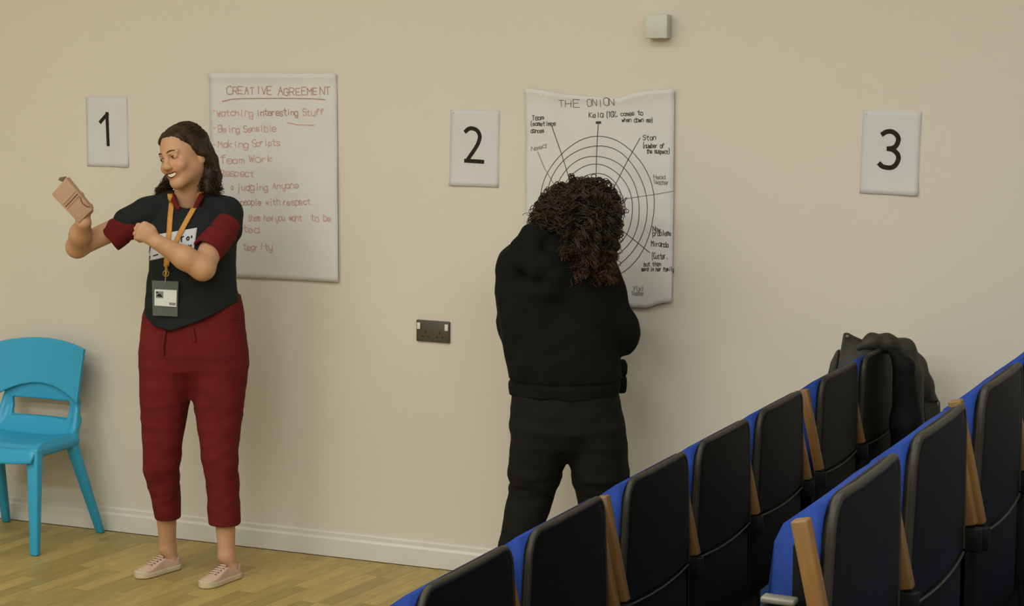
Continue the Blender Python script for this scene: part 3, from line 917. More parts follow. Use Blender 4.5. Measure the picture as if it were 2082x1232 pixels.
# trunk under the clothes
B.loft([W.row(y, l, r, 0, w) for y, l, r, w in [(440, 335, 440, .07), (470, 322, 455, .09), (520, 315, 466, .1), (600, 308, 478, .1), (690, 300, 488, .1), (735, 330, 460, .05)]], .03)
# legs
def shoe_open(heel, toe):
    heel, toe = np.array(heel, float), np.array(toe, float); ax = (toe - heel) / np.linalg.norm(toe - heel)
    q = (heel + toe) / 2 - ax * (.1225 * .88) + ax * .045 * .88 - W.o[:2]
    return np.array([q @ W.r[:2], q @ W.f[:2], .045])
SHOES = (((-4.128, -.40), (-4.206, -.63)), ((-3.837, -.405), (-3.893, -.66)))
OPN = [shoe_open(*q) for q in SHOES]
for hp, kn_, an, toe in ((J(338, 730), J(332, 925, .0), J(341, 1114, -OPN[0][1]), OPN[0]), (J(448, 730), J(452, 930, .03), J(461, 1130, -OPN[1][1]), OPN[1])):
    B.cone(hp, kn_, .085, .055, .03); B.cone(kn_ + np.array([0, .02, -.1]), an, .05, .032, .03)
    B.cone(an, toe, .031, .024, .02)
# raised right arm
shR, elR, wrR = J(306, 432, 0), J(157, 502, .06), J(170, 452, .19)
B.cone(shR, elR, .044, .040, .03)
B.cone(elR, elR * .45 + wrR * .55, .041, .040, .02); B.cone(elR * .5 + wrR * .5, wrR, .040, .028, .02)
kR = [J(150, 424, .165), J(159, 418, .165), J(168, 416, .165), J(176, 419, .165)]
hand_pts(B, wrR, kR, [[J(138, 406, .165), J(134, 398, .17)], [J(146, 398, .165), J(142, 388, .17)], [J(156, 396, .165), J(152, 387, .17)], [J(168, 402, .165), J(166, 394, .17)]],
         [J(176, 440, .18), J(184, 428, .175), J(184, 418, .178)])
# left arm folded across
shL, elL, wrL = J(460, 436, 0), J(412, 545, .21), J(321, 493, .255)
B.cone(shL, elL, .045, .045, .03)
B.cone(elL, elL * .6 + wrL * .4, .046, .044, .02); B.cone(elL * .6 + wrL * .4, wrL, .043, .029, .02)
kL = [J(294, 458, .265), J(287, 464, .27), J(283, 473, .27), J(283, 482, .265)]
hand_pts(B, wrL, kL, [[J(281, 458, .245), J(287, 464, .225), J(297, 470, .228)], [J(277, 465, .25), J(283, 472, .228), J(293, 477, .23)], [J(275, 475, .25), J(282, 481, .23), J(292, 484, .232)], [J(277, 484, .248), J(284, 489, .232), J(292, 489, .235)]],
         [J(312, 480, .235), J(303, 486, .215), J(293, 480, .212)])
B.ell(J(300, 472, .258), (.036, .022, .034), None, .012)
bodyW = B.mesh('body', .003)
SK, LIP, INN = np.array(srgb(183, 140, 106)[:3]), np.array(srgb(166, 106, 84)[:3]), np.array(srgb(70, 26, 20)[:3])
def skin_w(co):
    q = ((co - HC) @ HA) / HK
    c = np.tile(SK, (len(co), 1)).astype(np.float32)
    zz = q[:, 2] + .066 - 11 * q[:, 0] ** 2
    m = np.sqrt((q[:, 0] / .036) ** 2 + (zz / .0165) ** 2)
    w = np.clip((1.12 - m) / .2, 0, 1)[:, None] * (q[:, 1] > .06)[:, None]
    c = c * (1 - w) + LIP * w
    m2 = np.sqrt((q[:, 0] / .028) ** 2 + (zz / .0095) ** 2)
    w2 = np.clip((1.1 - m2) / .15, 0, 1)[:, None] * (q[:, 1] > .04)[:, None]
    c = c * (1 - w2) + INN * w2
    ch_ = np.exp(-(((np.abs(q[:, 0]) - .045) / .02) ** 2 + ((q[:, 2] + .03) / .022) ** 2))[:, None] * (q[:, 1] > .03)[:, None] * .18
    return c * (1 - ch_) + np.array(srgb(200, 120, 98)[:3]) * ch_
paint(bodyW, skin_w)
bW = link('body', bodyW, M_SKIN, wroot)
def ellmesh(name, c, r, A, n=14):
    bm = bmesh.new(); bmesh.ops.create_uvsphere(bm, u_segments=n * 2, v_segments=n, radius=1)
    for v in bm.verts: v.co = Vector(c + A @ (np.array(v.co) * r))
    return bm_mesh(name, bm, True)
for s in (-1, 1):
    e = link('eye', ellmesh('eye', hT(s * .032, .0815, .0015), np.array([.0125, .0075, .0048]) * HK, HA), M_EYE, bW)
    link('iris', ellmesh('iris', hT(s * .032 + .002, .0862, .0015), np.array([.0062, .0036, .0046]) * HK, HA), M_IRIS, e)
    pts = np.array([hT(s * x, y, z) for x, y, z in ((.012, .0945, .0225), (.022, .0935, .0275), (.034, .0885, .0285), (.045, .079, .0245))])
    link('eyebrow', tubes('eyebrow', [np.array(smooth_line(pts.tolist(), 4))], .0032 * HK, 6, .5), M_BROW, bW)
    lid = np.array([hT(s * x, y, z) for x, y, z in ((.019, .083, .003), (.026, .0885, .0068), (.033, .0885, .0078), (.04, .084, .006), (.046, .0775, .002))])
    link('lashes', tubes('lashes', [np.array(smooth_line(lid.tolist(), 4))], .0014 * HK, 5, .6), M_IRIS, bW)
def teeth(u, v):
    x = (u - .5) * .052; z = -.0668 + .0012 + 10.5 * x * x + (v - .5) * .0125 * (1 - (abs(u - .5) * 2) ** 3)
    return tuple(hT(x, .0935 - 9 * x * x, z))
solid(link('teeth', grid_mesh('teeth', teeth, 16, 4), M_TEETH, bW), .002)

# T-shirt
S = Sdf()
rows = [(418, 345, 438, .0, .085), (432, 325, 466, .0, .10), (455, 312, 480, .01, .118), (485, 306, 481, .02, .128), (510, 303, 479, .02, .13), (550, 303, 478, .015, .122),
        (590, 299, 482, .01, .122), (620, 294, 489, .01, .13), (650, 289, 495, .01, .138), (690, 288, 497, .01, .14)]
S.loft([W.row(y, l, r, d, w) for y, l, r, d, w in rows], .02, ex=2.2)
S.cone(J(352, 410, -.01), J(304, 432, 0), .045, .058, .03); S.cone(J(410, 408, -.01), J(462, 432, 0), .045, .06, .03)
S.cone(J(304, 432, 0), J(258, 451, .02), .060, .058, .02)
S.cone(J(462, 436, .0), J(462, 466, .04), .060, .058, .02)
hem_s = [W(px, 640, .1)[0] for px in (270, 288, 315, 345, 380, 420, 460, 497, 520)]
hem_z = [W(300, py, .13)[2] for py in (628, 642, 664, 672, 663, 647, 628, 610, 600)]
S.func(lambda P: np.interp(P[:, 0], hem_s, hem_z) - P[:, 2] - .12 * np.clip(P[:, 1], 0, .2))
S.ell(J(379, 398, .05), (.066, .085, .05), None, .012, 's')
S.cone(J(352, 470, .14), J(300, 470, .20), .0, .0, .0)
S.warp(lambda P: .007 * np.abs(wob(P, 20, 3, (1, 1, .8))) - .002 + .0028 * wob(P, 60, 4, (.5, .5, 1.3)) * (P[:, 2] < 1.25))
S.ops = [o for o in S.ops]
shirtW = S.mesh('t_shirt', .004)
shW = link('t_shirt', shirtW, M_TEE, wroot)
# maroon undershirt sleeves and collar
def sleeve(a, b, ra, rb, seed, flat=None):
    S = Sdf(); ax = (b - a) / np.linalg.norm(b - a); L = np.linalg.norm(b - a)
    S.cone(a - ax * .05, b + ax * .05, ra, rb, .01)
    S.func(lambda P: np.maximum((P - a) @ ax - L, -((P - a) @ ax)), 'i', .006)
    S.cone(b, b + ax * .08, rb * .84, rb * .86, .006, 's')
    S.warp(lambda P: .003 * wob(P, 45, seed) + .004 * np.exp(-((((P - a) @ ax) - L * .45) / .006) ** 2) * (1 if True else 0))
    lo = np.minimum(a, b) - .09; hi = np.maximum(a, b) + .09
    S.ops[0] = (S.ops[0][0], lo.astype(np.float32), hi.astype(np.float32), S.ops[0][3], 'u')
    return S.mesh('sleeve', .003)
slR = link('rolled_sleeve', sleeve(J(270, 449, .012), J(221, 487, .04), .060, .056, 5), M_MAROON, wroot, label='rolled maroon shirt sleeve')
slL = link('rolled_sleeve', sleeve(J(463, 456, .035), J(421, 512, .155), .062, .058, 6), M_MAROON, wroot, label='rolled maroon shirt sleeve')
S = Sdf()
for a, b in (((350, 398, .03), (362, 424, .085)), ((411, 396, .02), (396, 424, .085))):
    S.cone(J(*a), J(*b), .012, .009, .01)
link('collar', S.mesh('collar', .003), M_MAROON, wroot)
# trousers
S = Sdf()
S.loft([W.row(y, l, r, d, w) for y, l, r, d, w in [(600, 303, 488, 0, .115), (640, 290, 497, 0, .125), (680, 285, 502, 0, .135), (715, 284, 504, -.005, .14), (745, 292, 497, -.01, .125), (775, 310, 480, -.01, .08), (800, 340, 450, -.01, .03)]], .02, ex=2.3)
S.loft([W.row(y, l, r, d, w) for y, l, r, d, w in [(650, 310, 380, .0, .07), (700, 292, 388, .0, .11), (740, 284, 391, .0, .12), (800, 284, 386, .0, .112), (850, 287, 380, .0, .1), (900, 290, 372, .0, .092), (930, 290, 368, -.005, .088), (950, 289, 367, -.01, .086),
        (975, 295, 366, -.03, .08), (1010, 305, 367, -.05, .075), (1053, 315, 369, -.065, .07)]], .03, ex=2.2)
S.loft([W.row(y, l, r, d, w) for y, l, r, d, w in [(650, 400, 480, .0, .07), (700, 392, 498, .0, .11), (740, 389, 505, .0, .12), (800, 392, 501, .0, .112), (850, 398, 495, .005, .1), (900, 406, 489, .015, .092), (940, 412, 486, .02, .088), (970, 417, 487, .015, .084),
        (1010, 420, 488, .015, .078), (1064, 424, 489, .02, .072)]], .03, ex=2.2)
for (px, py, r_, dd) in ((341, 1060, .043, -.065), (456, 1072, .044, .02)):
    p = J(px, py, dd); S.cone(p + [0, 0, -.03], p + [0, 0, .035], r_, r_, .004, 's')
zk = J(330, 940)[2]
S.warp(lambda P: .005 * np.abs(wob(P, 16, 8, (1, 1, .8))) + .003 * wob(P, 30, 18, (1, 1, .7)) + .005 * np.abs(wob(P, 34, 9, (.8, .8, 1.0))) * np.clip((J(390, 640)[2] - P[:, 2]) / .3, 0, 1)
       + .006 * wob(P, 55, 10, (.35, .35, 1.3)) * np.exp(-((P[:, 2] - zk) / .07) ** 2))
trW = S.mesh('trousers', .004)
tW = link('trousers', trW, M_MAROON, wroot)
bt = bvh_of(trW)
for pts in ([(335, 672), (333, 690), (331, 705), (332, 722)], [(391, 668), (393, 680), (396, 694)]):
    P = [p for p in drape(W, bt, pts, .004) if p is not None]
    link('drawstring', tubes('drawstring', [np.array(smooth_line(np.array(P).tolist(), 4))], .008, 6, .9), M_MAROON, tW)
P = [p for p in drape(W, bt, [(466, 646), (480, 650), (492, 649)], .001) if p is not None]
if len(P) > 2: link('pocket_welt', tubes('pocket_welt', [np.array(smooth_line(np.array(P).tolist(), 4))], .003, 5, .9), M_CORD, tW)

# print on the chest
bs = bvh_of(shirtW)
def draped_patch(fr, bvh, name, quad, nu, nv, m, parent, lift, thick=.0012):
    q = np.array(quad, float); V = []; ok = True
    pts = []
    for j in range(nv + 1):
        for i in range(nu + 1):
            u, v = i / nu, j / nv
            pts.append((q[0] * (1 - u) + q[1] * u) * (1 - v) + (q[3] * (1 - u) + q[2] * u) * v)
    D = drape(fr, bvh, pts, lift)
    idx = {i: None for i in range(len(D))}; V = []
    for i, p in enumerate(D):
        if p is not None: idx[i] = len(V); V.append(p)
    Fq = []
    for j in range(nv):
        for i in range(nu):
            f = [j * (nu + 1) + i, (j + 1) * (nu + 1) + i, (j + 1) * (nu + 1) + i + 1, j * (nu + 1) + i + 1]
            if all(idx[k] is not None for k in f): Fq.append([idx[k] for k in f])
    return solid(link(name, mesh_np(name, V, Fq), m, parent), thick, 1.0)
pr = draped_patch(W, bs, 'shirt_print', [(312, 478), (401, 463), (394, 510), (301, 531)], 26, 16, M_PRINT, shW, .0015)
for k, pl in enumerate([[(369, 492), (369, 481)], [(369, 483), (374, 480)], [(379, 487), (381, 482), (384, 482), (384, 487), (380, 488)], [(389, 484), (390, 479)],
           [(374, 507), (377, 500), (380, 507)], [(383, 506), (383, 498), (388, 505), (388, 497)], [(326, 512), (330, 509)], [(312, 520), (322, 517)]]):
    P = [p for p in drape(W, bs, smooth_line(pl, 2) if len(pl) > 2 else pl, .0035) if p is not None]
    if len(P) > 1: link('print_letter', tubes('print_letter', [np.array(P)], .0028, 5, 1), M_INK, pr)

# hair: a swept-back cap, waves to the shoulder
HLZ = [-.06, -.035, -.01, .015, .04, .06, .078, .09, .11]; HLY = [-.04, -.028, -.004, .018, .034, .045, .058, .075, .09]
S = Sdf()
S.ell(hT(0, -.02, .034), np.array([.085, .111, .087]) * HK, HA, .01)
def hairline(P):
    q = ((P - HC) @ HA) / HK
    # hair lies behind this line from the forehead down to the ear
    yl = np.interp(q[:, 2], HLZ, HLY) - .3 * np.maximum(0, .03 - np.abs(q[:, 0])) * 0
    return (q[:, 1] - yl) * .75
S.func(hairline, 'i', .012)
for s_ in (-1, 1):
    S.cone(hT(s_ * .072, -.004, .012), hT(s_ * .078, -.03, -.012), .014 * HK, .02 * HK, .015); S.cone(hT(s_ * .078, -.03, -.012), hT(s_ * .07, -.06, -.05), .02 * HK, .02 * HK, .015)
def waveball(S, pts, rs, k=.03):
    for (a, b, ra, rb) in zip(pts[:-1], pts[1:], rs[:-1], rs[1:]): S.cone(J(*a), J(*b), ra, rb, k)
waveball(S, [(405, 285, -.05), (418, 325, -.06), (428, 360, -.05), (434, 385, -.02)], [.035, .04, .038, .024])
waveball(S, [(412, 320, -.02), (420, 352, .0), (424, 384, .03)], [.022, .026, .02])
waveball(S, [(380, 330, -.1), (385, 380, -.1), (385, 400, -.09)], [.06, .05, .04])
waveball(S, [(345, 365, -.06), (334, 386, -.04), (325, 394, -.03)], [.026, .016, .008])
S.warp(lambda P: .004 * wob(P, 70, 12, (1.6, 1.6, .7)) + .003 * wob(P, 130, 13, (1.5, 1.5, .5)))
hairW = link('hair', S.mesh('hair', .003), M_HAIR, wroot)
def strand(ctrl, K, amp, wl, grow=.0, rg=rng):
    P = np.array(smooth_line(np.array(ctrl).tolist(), 8)); d = np.linalg.norm(np.diff(P, axis=0), axis=1); s = np.r_[0, np.cumsum(d)]
    t = np.linspace(0, s[-1], K); Q = np.stack([np.interp(t, s, P[:, i]) for i in range(3)], 1)
    T = np.gradient(Q, axis=0); T /= np.linalg.norm(T, axis=1, keepdims=True) + 1e-9
    a = np.cross(T, rg.normal(size=3)); a /= np.linalg.norm(a, axis=1, keepdims=True) + 1e-9; b = np.cross(T, a)
    ph = rg.uniform(0, 6.28); env = np.clip(t / s[-1] * 3 - grow, 0, 1)[:, None] * amp
    w = 2 * np.pi * t / wl * (1 + .1 * rg.normal())
    return Q + env * (np.cos(w + ph)[:, None] * a + np.sin(w + ph)[:, None] * b)
ls = []
for i in range(560):
    x = rng.uniform(-.075, .07)
    # root near the hairline, sweeping back over the head, falling behind the near ear or the far jaw
    z0 = rng.uniform(.035, .1); y0 = np.interp(z0, HLZ, HLY) - .046 - rng.uniform(0, .05)
    n = np.array([x / .084, (y0 + .022) / .1, (z0 - .036) / .088]); n /= np.linalg.norm(n)
    r0 = hT(*(np.array([0, -.022, .036]) + n * np.array([.083, .105, .083])))
    back = x < .03
    if rng.random() < .74:
        e1 = J(rng.uniform(392, 424), rng.uniform(300, 335), rng.uniform(-.09, .0)); e2 = J(rng.uniform(405, 440), rng.uniform(345, 370), rng.uniform(-.09, .03)); e3 = J(rng.uniform(403, 452), rng.uniform(376, 398), rng.uniform(-.08, .06))
        n2 = np.array([-.35, -.65, .45]) if False else np.array([-.6, -.6, .35]); n2 /= np.linalg.norm(n2)
        m1 = hT(*(np.array([0, -.022, .036]) + (n * .5 + n2 * .6) / np.linalg.norm(n * .5 + n2 * .6) * np.array([.087, .111, .086])))
        ls.append(strand([r0, m1, e1, e2, e3], 30, .011, .06, .8))
    else:
        m1 = hT(.03, -.08, .03); e2 = J(rng.uniform(328, 350), rng.uniform(368, 384), rng.uniform(-.07, -.02)); e3 = J(rng.uniform(312, 340), rng.uniform(384, 402), rng.uniform(-.05, .01))
        ls.append(strand([m1, J(352, 355, -.07), e2, e3], 30, .007, .04, .4))
link('hair_strands', tubes('hair_strands', ls, .0019, 4, .5), M_HAIR, hairW)

# shoes
def shoe(heel, toe, name='shoe'):
    heel, toe = np.array(heel, float), np.array(toe, float)
    ax = (toe - heel) / np.linalg.norm(toe - heel); sd = np.array([-ax[1], ax[0]])
    KS = .88; L = .245 * KS; mid = (heel + toe) / 2; h0 = mid - ax * L / 2
    w = np.array([h0[0] - W.o[0], h0[1] - W.o[1]])
    f = lambda a: (a @ W.r[:2], a @ W.f[:2])
    o2 = np.array(f(w)); ax2 = np.array(f(ax)); sd2 = np.array(f(sd))
    M = np.column_stack([(ax2[0], ax2[1], 0), (sd2[0], sd2[1], 0), (0, 0, 1)])
    Tm = lambda x, y, z: np.array([o2[0], o2[1], 0]) + M @ np.array([x, y, z]) * KS
    def hwid(x):
        w0 = np.interp(x, [0, .04, .1, .165, .19], [.027, .031, .033, .042, .0425])
        w0 = np.where(x > .19, .0425 * np.sqrt(np.clip(1 - ((x - .19) / .057) ** 2, 0, 1)), w0)
        return np.where(x < .03, w0 * np.sqrt(np.clip(1 - ((.03 - x) / .032) ** 2, 0, 1)), w0)
    def loc(P): return (P - np.array([o2[0], o2[1], 0])) @ M / KS
    Su = Sdf()
    def upper(P):
        q = loc(P); x, y, z = q.T
        top = np.interp(x, [0, .02, .05, .075, .1, .14, .18, .215, .24], [.064, .06, .05, .06, .072, .062, .05, .042, .028])
        hwz = hwid(x) * (1 - .3 * np.clip((z - .02) / .06, 0, 1) ** 1.6) - .002
        return np.maximum(np.maximum(np.abs(y) - hwz, np.maximum(-x, x - .246)), np.maximum(z - top + 8 * y * y * (x > .09), .012 - z)) * KS
    c = Tm(.12, 0, .05)
    Su._add(upper, c - .16, c + [.16, .16, .06], .005, 'u')
    Su.ell(Tm(.045, 0, .08), np.array([.03, .019, .04]), M, .006, 's')
    u = link(name, Su.mesh(name, .003), M_SHOE, wroot)
    Ss = Sdf()
    def sole(P):
        q = loc(P); x, y, z = q.T
        return np.maximum(np.maximum(np.abs(y) - hwid(x) - .003, np.maximum(-.004 - x, x - .249)), np.maximum(z - (.024 + .012 * np.clip((x - .2) / .04, 0, 1)), .002 - z))
    Ss._add(sole, c - [.16, .16, .06], c + [.16, .16, .0], .005, 'u')
    so_ = link('sole', Ss.mesh('sole', .003), M_SOLE, u)
    for k, x in enumerate((.105, .122, .139, .156, .172)):
        zt = np.interp(x, [.1, .14, .18], [.077, .065, .053])
        link('lace', tubes('lace', [np.array([Tm(x, y, zt - 8 * y * y + .001) for y in np.linspace(-.017, .017, 7)])], .0028, 5, 1), M_LACE, u)
        for s in (-1, 1):
            link('eyelet', ellmesh('eyelet', Tm(x, s * .0185, zt - 8 * .0185 ** 2 - .0005), np.array([.0032, .003, .0025]), M, 5), M_EYELET, u)
    return u
for _q in SHOES: shoe(*_q)

# lanyard with badge (hangs from her neck)
lan = W.root('lanyard_badge', 'orange lanyard with a clear badge holder hanging on the black T-shirt', 'lanyard')
def ribbon(fr, bvh, line, wpx, name, m, parent, lift):
    P = np.array(smooth_line(line, 6)); T = np.gradient(P, axis=0); T /= np.linalg.norm(T, axis=1, keepdims=True)
    N = np.stack([-T[:, 1], T[:, 0]], 1); V = []; Fq = []
    cols = [drape(fr, bvh, P + N * wpx * f, lift) for f in (-.5, -.17, .17, .5)]
    prev = None
    for i in range(len(P)):
        if any(c[i] is None for c in cols): prev = None; continue
        row = []
        for c in cols: row.append(len(V)); V.append(c[i])
        if prev:
            for a in range(3): Fq.append((prev[a], prev[a + 1], row[a + 1], row[a]))
        prev = row
    if Fq: solid(link(name, mesh_np(name, V, Fq), m, parent), .0015, 0)
ribbon(W, bs, [(349, 412), (346, 440), (344, 470), (341, 500), (339, 525), (338, 542)], 10.5, 'strap', M_LANY, lan, .005)
ribbon(W, bs, [(400, 412), (390, 430), (376, 455), (362, 482), (350, 508), (341, 530), (338, 542)], 10, 'strap', M_LANY, lan, .008)
def flat_ribbon(pts, w, name, m, parent):
    P = np.array(pts); V = []; Fq = []
    for i, p in enumerate(P):
        V += [p + np.array([-w / 2, 0, 0]), p + np.array([w / 2, 0, 0])]
        if i: Fq.append((2 * i - 2, 2 * i - 1, 2 * i + 1, 2 * i))
    solid(link(name, mesh_np(name, V, Fq), m, parent), .0015, 0)
p0 = drape(W, bs, [(349, 412), (400, 412)], .005)
for top, low in (((345.5, 394, .045), p0[0]), ((409, 390, .035), p0[1])):
    if low is not None: flat_ribbon([J(*top), (J(*top) + low) / 2 + np.array([0, -.008, .0]), low], .02, 'strap', M_LANY, lan)
bd = drape(W, bs, [(338, 545), (336, 606)], .006)
dz = -(bd[1][1]) if bd[1] is not None else .15
db = max(dz, -bd[0][1]) + .018
link('clip', tubes('clip', [np.array([J(338, 540, db), J(338.5, 550, db), J(337, 560, db)])], .006, 8, .8), M_CLIP, lan)
tor = [J(337.5 + 6 * math.cos(a), 556 + 6 * math.sin(a), db) for a in np.linspace(0, 6.2832, 17)]
link('ring', tubes('ring', [np.array(tor)], .002, 6, 1), M_CLIP, lan)
link('hook', tubes('hook', [np.array([J(337, 562, db), J(336.5, 568, db), J(336, 576, db)])], .0022, 6, 1), M_CLIP, lan)
def plate(name, q, d, th, m, parent):
    a = np.array([J(x, y, d) for x, y in q]); bm = bmesh.new()
    f = [bm.verts.new(Vector(p)) for p in a]; g = [bm.verts.new(Vector(p + np.array([0, -th, 0]))) for p in a]
    bm.faces.new(f); bm.faces.new(g[::-1])
    for i in range(4): bm.faces.new([f[i], g[i], g[(i + 1) % 4], f[(i + 1) % 4]])
    return link(name, bm_mesh(name, bm), m, parent)
cd = plate('card', [(314.5, 588), (359.5, 590), (358.5, 624), (314, 621)], db + .001, .0008, M_CARD, lan)
plate('card_portrait', [(317, 592), (332, 592.5), (332, 606), (317, 605.5)], db + .0022, .0005, M_CARDP, cd)
plate('card_print', [(318, 602), (322, 597), (327, 598), (331, 604.5)], db + .003, .0004, M_INK, cd)
plate('card_print', [(317.5, 593), (321, 593), (321, 596), (317.5, 596)], db + .003, .0004, M_INK, cd)
plate('card_print', [(344, 615), (357, 615.5), (356.5, 621), (344, 620)], db + .0022, .0005, M_CARDP, cd)
plate('holder', [(309, 570), (363, 572), (361, 643.5), (311, 641)], db - .0045, .004, M_HOLDER, lan)

# phone wallet in her raised hand
wl_ = W.root('phone_wallet', 'tan leather phone wallet with card slots held up in one hand', 'wallet')
def quad_box(name, q, d0, th, m, parent, bev=.003):
    bm = bmesh.new(); f = [bm.verts.new(Vector(J(x, y, d))) for (x, y), d in zip(q, d0)]
    g = [bm.verts.new(v.co + Vector((0, th, 0))) for v in f]
    bm.faces.new(f); bm.faces.new(g[::-1])
    for i in range(4): bm.faces.new([f[i], g[i], g[(i + 1) % 4], f[(i + 1) % 4]])
    return link(name, bm_mesh(name, bm, True, bev, 3), m, parent)
WQ = [(104.5, 395), (135, 361), (188.5, 426), (160, 454)]
fr_ = quad_box('front_cover', WQ, [.225, .215, .215, .225], .008, M_WALLET, wl_)
quad_box('back_cover', [(113, 398), (140, 361), (190, 422), (165, 452)], [.205, .195, .198, .203], .006, M_WALLET, wl_)
quad_box('spine', [(134, 361), (141, 360.5), (190.5, 422), (187.5, 430)], [.216, .196, .199, .216], .003, M_WALLET, wl_, .001)
quad_box('clasp', [(118, 366), (121, 361), (136, 358.5), (127, 370)], [.205, .2, .2, .207], .004, M_WALLETD, wl_, .001)
def wp(u, v, d=.2275): 
    q = np.array(WQ); p = (q[0] * (1 - u) + q[1] * u) * (1 - v) + (q[3] * (1 - u) + q[2] * u) * v
    return J(p[0], p[1], d - .01 * u)
for v in (.38, .47, .52):
    link('card_slot', tubes('card_slot', [np.array([wp(u, v) for u in np.linspace(.08, .92, 6)])], .0016, 5, 1), M_STITCH if v != .47 else M_WALLETD, fr_)
link('tab', tubes('tab', [np.array([wp(.92, .56), wp(.8, .7), wp(.86, .84), wp(.97, .9)])], .0016, 5, 1), M_WALLETD, fr_)

# ------------------------------------------------------------------ the person in black, writing at the poster
Q = Frame((-2.53, -.50, 0)); J = Q
proot = Q.root('person', 'person in black hoodie and black trousers seen from behind, writing at the ring poster', 'person')
HC2 = J(1178, 440, -.04); HA2 = head_axes(R(38), R(16), -R(28), away=True)
B = Sdf()
head_sdf(B, HC2, HA2, 1.0, False)
nb2 = J(1135, 500, -.02)
B.cone(HC2 + HA2 @ np.array([0, -.035, -.04]), nb2, .052, .058, .03)
B.loft([Q.row(y, l, r, d, w) for y, l, r, d, w in [(500, 1070, 1190, 0, .08), (560, 1030, 1225, 0, .1), (700, 1040, 1240, 0, .1), (800, 1050, 1245, 0, .11), (870, 1080, 1230, 0, .06)]], .03)
for hp, kn_, an in ((J(1092, 880), J(1078, 1030, -.03), J(1040, 1225, .03)), (J(1212, 880), J(1232, 1030, -.05), J(1240, 1225, -.02))):
    B.cone(hp, kn_, .08, .055, .03); B.cone(kn_, an, .052, .035, .03); B.cone(an, an * [1, 1, 0] + [0, .03, .05], .034, .034, .02)
shB, elB, wrB = J(1226, 556, -.03), J(1262, 672, -.05), J(1222, 628, -.3)
B.cone(shB, elB, .05, .04, .03); B.cone(elB, wrB, .04, .027, .03)
k2 = [J(1216, 604, -.355), J(1211, 606, -.36), J(1206, 610, -.365), J(1203, 615, -.365)]
hand_pts(B, wrB, k2, [[J(1208, 596, -.385), J(1202, 600, -.405), J(1202, 607, -.41)], [J(1204, 600, -.39), J(1198, 604, -.405), J(1200, 611, -.41)], [J(1200, 606, -.392), J(1195, 611, -.4), J(1199, 616, -.4)], [J(1198, 613, -.388), J(1194, 618, -.395), J(1199, 622, -.395)]],
         [J(1220, 612, -.33), J(1214, 602, -.36), J(1206, 600, -.385)])
shA, elA, wrA = J(1040, 545, -.02), J(1040, 665, -.1), J(1120, 700, -.28)
B.cone(shA, elA, .05, .04, .03); B.cone(elA, wrA, .04, .027, .03)
k3 = [J(1150, 700, -.3), J(1151, 706, -.305), J(1150, 712, -.305), J(1148, 718, -.3)]
hand_pts(B, wrA, k3, [[J(1166, 702, -.31), J(1174, 708, -.3)], [J(1168, 709, -.315), J(1176, 715, -.3)], [J(1166, 716, -.315), J(1174, 721, -.3)], [J(1162, 722, -.31), J(1169, 726, -.3)]],
         [J(1128, 694, -.29), J(1140, 688, -.31), J(1150, 690, -.32)])
bodyP = B.mesh('body', .004)
SK2 = np.array(srgb(176, 128, 92)[:3])
paint(bodyP, lambda co: np.tile(SK2, (len(co), 1)))
link('body', bodyP, M_SKIN, proot)
# hoodie
S = Sdf()
S.loft([Q.row(y, l, r, d, w) for y, l, r, d, w in [(478, 1085, 1165, .0, .06), (492, 1050, 1195, .0, .095), (515, 1024, 1222, .0, .12), (550, 1014, 1240, .0, .135), (600, 1013, 1250, .0, .142), (650, 1017, 1256, .0, .145), (700, 1023, 1258, .0, .15),
        (740, 1029, 1262, .0, .152), (765, 1034, 1262, .0, .15), (785, 1036, 1260, .0, .148), (800, 1038, 1257, .0, .146)]], .02, ex=2.3)
S.cone(J(1218, 548, -.02), J(1256, 660, -.03), .072, .07, .04); S.cone(J(1258, 660, -.03), J(1262, 686, -.06), .07, .064, .03)
S.cone(J(1262, 672, -.07), J(1228, 632, -.27), .064, .045, .03)
S.cone(J(1262, 640, -.1), J(1268, 650, -.16), .05, .045, .03)
S.cone(J(1050, 545, -.02), J(1048, 660, -.09), .07, .062, .04); S.cone(J(1048, 665, -.09), J(1112, 698, -.26), .058, .042, .03)
# hood lying on the back
hd = [(1078, 478, .05), (1056, 505, .09), (1060, 535, .12), (1090, 552, .14), (1130, 558, .13), (1170, 560, .1)]
for a, b in zip(hd[:-1], hd[1:]): S.cone(J(*a), J(*b), .030, .030, .018)
hd = [(1110, 476, .03), (1084, 500, .09), (1084, 522, .12), (1115, 536, .13), (1160, 535, .1)]
for a, b in zip(hd[:-1], hd[1:]): S.cone(J(*a), J(*b), .030, .026, .02)
S.cone(J(1090, 482, .02), J(1150, 500, .03), .05, .05, .03)
S.ell(J(1110, 588, .1), (.1, .06, .05), None, .03)
# front pocket edge that sticks out on the right
S.box(J(1264, 765, -.11), (.014, .05, .055), None, .008, .015)
# waistband groove
zb = J(1140, 772)[2]
S.warp(lambda P: .012 * np.abs(wob(P, 15, 21)) - .004 + .004 * wob(P, 34, 22) + .007 * np.exp(-((P[:, 2] - zb) / .007) ** 2))
S.cone(J(1136, 470, -.02), J(1150, 440, -.05), .058, .062, .01, 's')
hoodie = link('hoodie', S.mesh('hoodie', .004), M_HOOD, proot)
